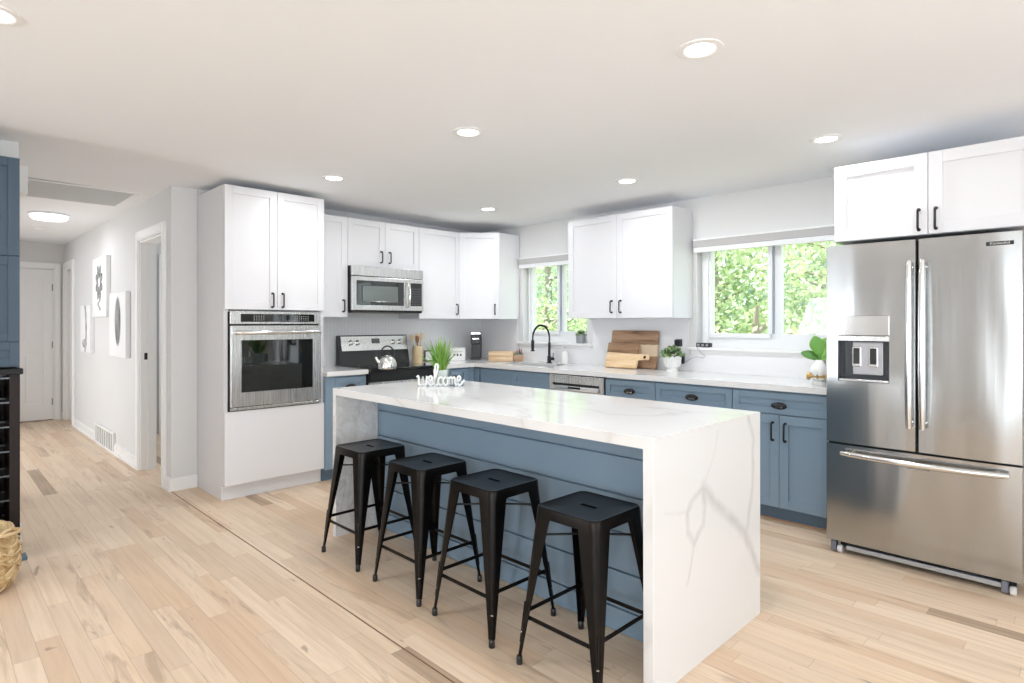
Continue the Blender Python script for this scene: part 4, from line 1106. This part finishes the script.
c = MB().tube([(-2.565, 4.560, 1.135), (-2.565, 4.562, 1.10), (-2.54, 4.562, 1.06), (-2.500, 4.56, 1.03)], .0025, 6)
c.xf(Matrix.Translation((2.565, -WY + .008, -1.165))).xf(Matrix.Diagonal((1, 1, 1.0, 1))).build('cord', 'blackplastic', adp, smooth=True)
pts = [(-2.485, 4.55, .99), (-2.47, 4.552, .98), (-2.44, 4.562, 1.005), (-2.40, 4.566, 1.03), (-2.36, 4.570, 1.04), (-2.31, 4.573, 1.03), (-2.29, 4.574, 1.045), (-2.325, 4.56, 1.075), (-2.345, 4.555, 1.10), (-2.36, 4.556, 1.122)]
MB().tube(pts, .0022, 6).xf(Matrix.Translation((2.31, -WY + .0125, -1.120))).build('cord', plain('grey_cord', srgb(150, 150, 152), .5), strip, smooth=True)
t = thing('hanging_plug', 'black handheld plug block dangling beside the succulent planter', 'plug', (-2.548, 4.555, .985), 0)
MB().box(-.013, .013, -.012, .012, 0, .075, .004).box(-.009, .009, -.009, .009, -.012, .0, .002).build('plug_body', 'blackplastic', t)

# ------------------------------------------------------------------ hall: canvases, register, chime
def canvas(label, x0, x1, z0, z1, art, th=.04):
    w, h = x1 - x0, z1 - z0
    t = thing('wall_canvas', label, 'wall art', ((x0 + x1) / 2, HY - .002, (z0 + z1) / 2), 0, 'canvases on the hall wall')
    MB().box(-w / 2, w / 2, -th, 0, -h / 2, h / 2, .002).build('canvas', art, t)
canvas('square canvas with grey flower, highest of the hall canvases', -7.98, -7.29, 1.385, 2.02, 'art_flower')
canvas('canvas with big grey leaf, hanging nearest the hall doorway', -7.14, -6.47, .99, 1.615, 'art_leaf')
canvas('canvas with thin grey stem, deepest in the hall', -8.68, -8.12, .98, 1.52, 'art_stem')
t = thing('floor_register', 'white wall air register on the hall baseboard', 'air vent', (-7.52, HY - .0245, 0), 0)
w = .44
MB().box(-w, w, 0, .022, .0, .02).box(-w, w, 0, .022, .19, .21, .003).box(-w, -w + .03, 0, .022, .02, .19).box(w - .03, w, 0, .022, .02, .19).build('frame', 'trim', t)
MB().box(-w + .03, w - .03, .008, .02, .02, .19).build('damper', plain('register_grey', srgb(168, 170, 170), .6), t)
mb = MB()
for k in range(7):
    x = -w + .09 + k * .11; mb.box(x, x + .03, .0, .01, .02, .19)
mb.build('louver_bars', 'trim', t)
t = thing('door_chime', 'white chime box high on the hall wall beside the blue hutch', 'chime', (-4.72, .4153, 2.19), 0)
MB().box(-.065, .065, 0, .045, -.085, .085, .006).build('cover', 'trim', t)
# ceiling fixtures
LP = [(-2.700, .172, 'recessed ceiling light nearest the blue hutch, at the photo corner'), (-1.125, 2.14, 'recessed ceiling light above the waterfall end of the island, the largest in view'),
      (-1.164, 3.704, 'recessed ceiling light in front of the refrigerator cabinet'), (-2.521, 2.156, 'recessed ceiling light above the middle of the island'),
      (-4.013, 2.144, 'recessed ceiling light in front of the tall oven cabinet'), (-4.096, 3.747, 'recessed ceiling light nearest the diagonal corner cabinet'), (-2.556, 3.745, 'recessed ceiling light before the white cabinet between the windows')]
for x, y, lab in LP:
    z = cz(y) - .0005
    k = (H - z) / (H - 2.38); x, y = x * k, y * k
    t = thing('recessed_light', lab, 'ceiling light', (x, y, z), 0, 'recessed kitchen ceiling lights')
    MB().lathe([(.088, 0), (.087, -.004), (.070, -.007), (.062, -.006), (.056, -.001)], seg=36, cap=False).build('trim_ring', 'trim', t, smooth=True)
    MB().lathe([(.057, -.0015), (.057, -.003), (.001, -.0035)], seg=36).build('lamp_lens', 'lamp', t, smooth=True)
    d = bpy.data.lights.new('downlight', 'AREA'); d.shape = 'DISK'; d.size = .11; d.energy = (8.5 if y > 3 else 7); d.color = (.95, .975, 1)
    o = bpy.data.objects.new('downlight', d); COL.objects.link(o); o.parent = t; o.location = (0, 0, -.012)
t = thing('flush_light', 'round flush ceiling light glowing in the hall', 'ceiling light', (-7.43, .90, 2.4045), 0)
MB().lathe([(.165, 0), (.170, -.01), (.165, -.022), (.15, -.022)], seg=36).build('base_ring', 'grille', t, smooth=True)
MB().lathe([(.155, -.022), (.152, -.045), (.13, -.062), (.06, -.072), (.001, -.073)], seg=36).build('lamp_lens', 'hall_lamp', t, smooth=True)
d = bpy.data.lights.new('hall_light', 'AREA'); d.shape = 'DISK'; d.size = .3; d.energy = 2.5; d.color = (.96, .98, 1)
o = bpy.data.objects.new('hall_light', d); COL.objects.link(o); o.parent = t; o.location = (0, 0, -.085)
t = thing('return_vent', 'large louvered return air grille in the hall ceiling', 'air vent', (-6.09, .92, 2.398), 0)
w, h = .40, .37
MB().box(-w, w, -h, -h + .03, -.008, 0, .001).box(-w, w, h - .03, h, -.008, 0, .001).box(-w, -w + .03, -h + .03, h - .03, -.008, 0).box(w - .03, w, -h + .03, h - .03, -.008, 0).build('frame', 'trim', t)
MB().box(-w + .03, w - .03, -h + .03, h - .03, -.001, .0005).build('duct', 'grille', t)
mb = MB(); n = 22
for k in range(n):
    x = -w + .034 + (2 * w - .068) * k / n; mb.loft([[(x, yy, -.0015), (x + .003, yy, -.007), (x + .022, yy, -.007), (x + .019, yy, -.0015)] for yy in (-h + .03, h - .03)])
mb.build('louvers', plain('louver_grey', srgb(206, 208, 208), .5), t)
t = thing('smoke_detector', 'small round white smoke detector on the hall ceiling past the light', 'smoke detector', (-8.6, .96, 2.4045), 0)
MB().lathe([(.06, 0), (.06, -.02), (.045, -.032), (.001, -.034)], seg=28).build('housing', 'trim', t, smooth=True)

# ------------------------------------------------------------------ blue hutch with wine rack, basket
HX, HYR = -4.28, .389
t = thing('hutch', 'tall blue hutch cabinet with shade in its colour above the black counter at the left edge', 'cabinet', (HX, -.85, 0), RZ); w = HYR + .85
MB().box(0, w, .02, .34, 1.075, 2.235).build('body', 'hutch', t)
for i in range(3):
    a, b = w * i / 3, w * (i + 1) / 3
    for z0, z1 in ((1.69, 2.235), (1.215, 1.69), (1.078, 1.215)): shaker(a, b, z0, z1, fr=.05).build('door' if z1 > 1.3 else 'drawer', 'hutch', t)
t = thing('wine_rack', 'dark wooden wine rack cabinet under a black counter at the left edge', 'wine rack', (HX, -.85, 0), RZ)
MB().box(-.01, w + .012, -.025, .345, 1.035, 1.066, .003).build('black_top', 'blackstone', t)
mb = MB(); mb.box(w - .045, w, 0, .33, .02, 1.034).box(0, .045, 0, .33, .02, 1.034).box(.045, w - .045, .30, .33, .02, 1.034).box(.045, w - .045, 0, .33, .02, .06)
mb.build('frame', 'espresso', t)
mb = MB(); rows = [.07 + k * .135 for k in range(8)]
for z in rows: mb.box(.045, w - .045, .004, .012, z - .004, z + .004).box(.045, w - .045, .24, .248, z - .004, z + .004)
n = 9; cw = (w - .09) / n
for i in range(1, n): mb.box(.045 + cw * i - .003, .045 + cw * i + .003, .004, .012, .06, 1.03)
mb.build('rack_wires', plain('rack_wire', srgb(92, 98, 104), .3, .8), t)
MB().box(w - .06, w + .030, -.03, .06, 0, .02, .003).build('foot', 'navy', t)
first = None; cells = [(i, j) for i in range(n - 1, 3, -1) for j in range(7)]
bt = None
for i, j in cells:
    yy = -.85 + .045 + cw * (i + .5); z = rows[j] + .004 + .042
    names = 'dark wine bottle lying in the rack below the black counter'
    if bt is None:
        bt = thing('wine_bottle', names, 'bottle', (HX, yy, z), RZ, 'wine bottles in the dark rack')
        MB().lathe([(.012, -.02), (.015, -.018), (.015, -.01), (.014, .045), (.022, .07), (.0375, .095), (.038, .12), (.038, .27), (.034, .275)], seg=18, ax='Y').build('bottle', 'bottle', bt, smooth=True)
        MB().lathe([(.0155, -.021), (.0162, -.012), (.0158, .02)], seg=16, ax='Y').build('foil', plain('bottle_foil', (.05, .02, .03), .3, .5), bt, smooth=True)
    else: copy_thing(bt, (HX, yy, z), RZ, names)
# woven basket
t = thing('woven_basket', 'round woven seagrass basket with handles on the floor at left', 'basket', (-3.920, .155, 0), 0); t.scale = (1, 1, 1.06)
bm_ = MB(); nr, ns = 13, 64; prof = []
for j in range(nr * 2 + 1):
    u = j / (nr * 2); z = .008 + .27 * u; r = .15 + .052 * math.sin(PI * (u * .85 + .06)); prof.append((r, z))
rings = []
for j, (r, z) in enumerate(prof):
    rings.append([((r + .005 * math.sin(k * PI / 4 * 2 + (j // 2 % 2) * PI) + .003 * (j % 2)) * math.cos(2 * PI * k / ns), (r + .005 * math.sin(k * PI / 4 * 2 + (j // 2 % 2) * PI) + .003 * (j % 2)) * math.sin(2 * PI * k / ns), z) for k in range(ns)])
rings += [[(x * .93, y * .93, z) for x, y, z in rings[-1]], [(x * .90, y * .90, .02) for x, y, z in rings[0]]]
bm_.loft(rings); bm_.build('bowl', mat_board('seagrass', srgb(160, 128, 86), srgb(198, 170, 124), srgb(226, 204, 160)), t, smooth=False)
mb = MB(); rnd = random.Random(4)
for j in range(7):
    z = .03 + j * .038; r = .160 + .052 * math.sin(PI * ((z - .008) / .27 * .85 + .06)); a0 = rnd.uniform(0, 1)
    for k in range(16):
        a = a0 + 2 * PI * k / 16; pts = []
        for q in range(7):
            u = q / 6; aa = a + u * .30; pts.append(((r + .006 * math.sin(PI * u) - .008) * math.cos(aa), (r + .006 * math.sin(PI * u) - .008) * math.sin(aa), z + rnd.uniform(-.002, .002) + (.03 * u - .015) * (1 if (k + j) % 2 else -1)))
        mb.tube(pts, .0045, 5)
mb.build('weave', 'reed', t, smooth=True)
rim = [(.170 * math.cos(2 * PI * k / 40), .170 * math.sin(2 * PI * k / 40), .278 + .003 * math.sin(k * 2.3)) for k in range(41)]
MB().tube(rim, .009, 8, cap=False).build('rim', 'reed', t, smooth=True)
for sgn in (.785, .785 + PI):
    pts = []
    for k in range(15):
        u = k / 14; a = sgn - .45 + .9 * u; rr = .165 + .085 * math.sin(PI * u); pts.append((rr * math.cos(a), rr * math.sin(a), .275 + .012 * math.sin(PI * u)))
    MB().tube(pts, .0075, 8).build('handle', 'reed', t, smooth=True)

# ------------------------------------------------------------------ garden outside the windows
gr = MB().box(-22, 10, 4.9, 30, -.5, -.4); o = gr.build('lawn', 'lawn'); o['kind'] = 'structure'
def tree(label, x, y, h, r, zc, n, leaf, seed, ls=.085, group='trees outside the kitchen windows'):
    rnd = random.Random(seed)
    t = thing('garden_tree', label, 'tree', (x, y, -.4), 0, group)
    tr = MB(); tr.tube([(0, 0, 0), (.05, 0, h * .35), (-.03, .04, h * .7), (.02, 0, h * .92)], [.11, .09, .06, .02], 8)
    for k in range(9):
        a = rnd.uniform(0, 2 * PI); z = h * rnd.uniform(.25, .75); L = r * rnd.uniform(.5, .9)
        tr.tube([(0, 0, z), (L * .5 * math.cos(a), L * .5 * math.sin(a), z + L * .25), (L * math.cos(a), L * math.sin(a), z + L * .4)], [.035, .022, .008], 6)
    tr.build('trunk', 'bark', t, smooth=True)
    mb = MB(); cl = [(rnd.uniform(-1, 1), rnd.uniform(-1, 1), rnd.uniform(-1, 1), rnd.uniform(.25, .5)) for _ in range(34)]
    for k in range(n):
        cx, cy, cz_, cr = cl[k % len(cl)]
        d = Vector((rnd.gauss(0, 1), rnd.gauss(0, 1), rnd.gauss(0, 1))).normalized() * rnd.uniform(.75, 1) * cr
        p = Vector(((cx * .75 + d.x) * r, (cy * .75 + d.y) * r, zc + (cz_ * .75 + d.z) * (h * .5)))
        if p.z < .02: continue
        s_ = ls * rnd.uniform(.6, 1.3); t1 = Vector((rnd.gauss(0, 1), rnd.gauss(0, 1), rnd.gauss(0, 1))).normalized(); t2 = t1.orthogonal().normalized()
        mb.quad([tuple(p), tuple(p + t1 * s_ * .5 + t2 * s_ * .3), tuple(p + t1 * s_), tuple(p + t1 * s_ * .5 - t2 * s_ * .3)])
    mb.build('foliage', leaf, t)
    return t
tree('bright green broadleaf tree outside the wide window, left part', -4.3, 8.6, 4.2, 1.5, 2.3, 8000, 'treeleaf', 1)
tree('bright green broadleaf tree outside the wide window, right part', -2.3, 8.9, 4.6, 1.5, 2.4, 8000, 'treeleaf', 2)
tree('low light green shrub under the wide window view', -3.1, 7.3, 2.1, 1.15, .85, 4200, 'treeleaf', 3, .08)
tree('pale blue green conifer outside the sink window', -8.6, 9.6, 5.0, 1.6, 2.6, 8000, 'treeleaf2', 4)
tree('bushy lime green shrub below the conifer at the sink window', -7.4, 8.2, 2.2, 1.25, 1.0, 4200, 'treeleaf', 5, .08)
tree('tall green tree between the views of both windows', -6.4, 10.2, 5.2, 1.7, 2.7, 4200, 'treeleaf', 6)
tree('dark leafy tree farther back behind the wide window trees', -4.2, 12.5, 6.4, 2.6, 3.1, 9500, 'treeleaf2', 7, .17)
tree('tall far tree at the back left of the sink window view', -11.5, 13.5, 6.4, 2.6, 3.1, 9500, 'treeleaf', 8, .17)
tree('broad pale tree farther back at the refrigerator side of the wide window', -1.6, 12.2, 6.2, 2.5, 3.0, 8500, 'treeleaf', 9, .17)
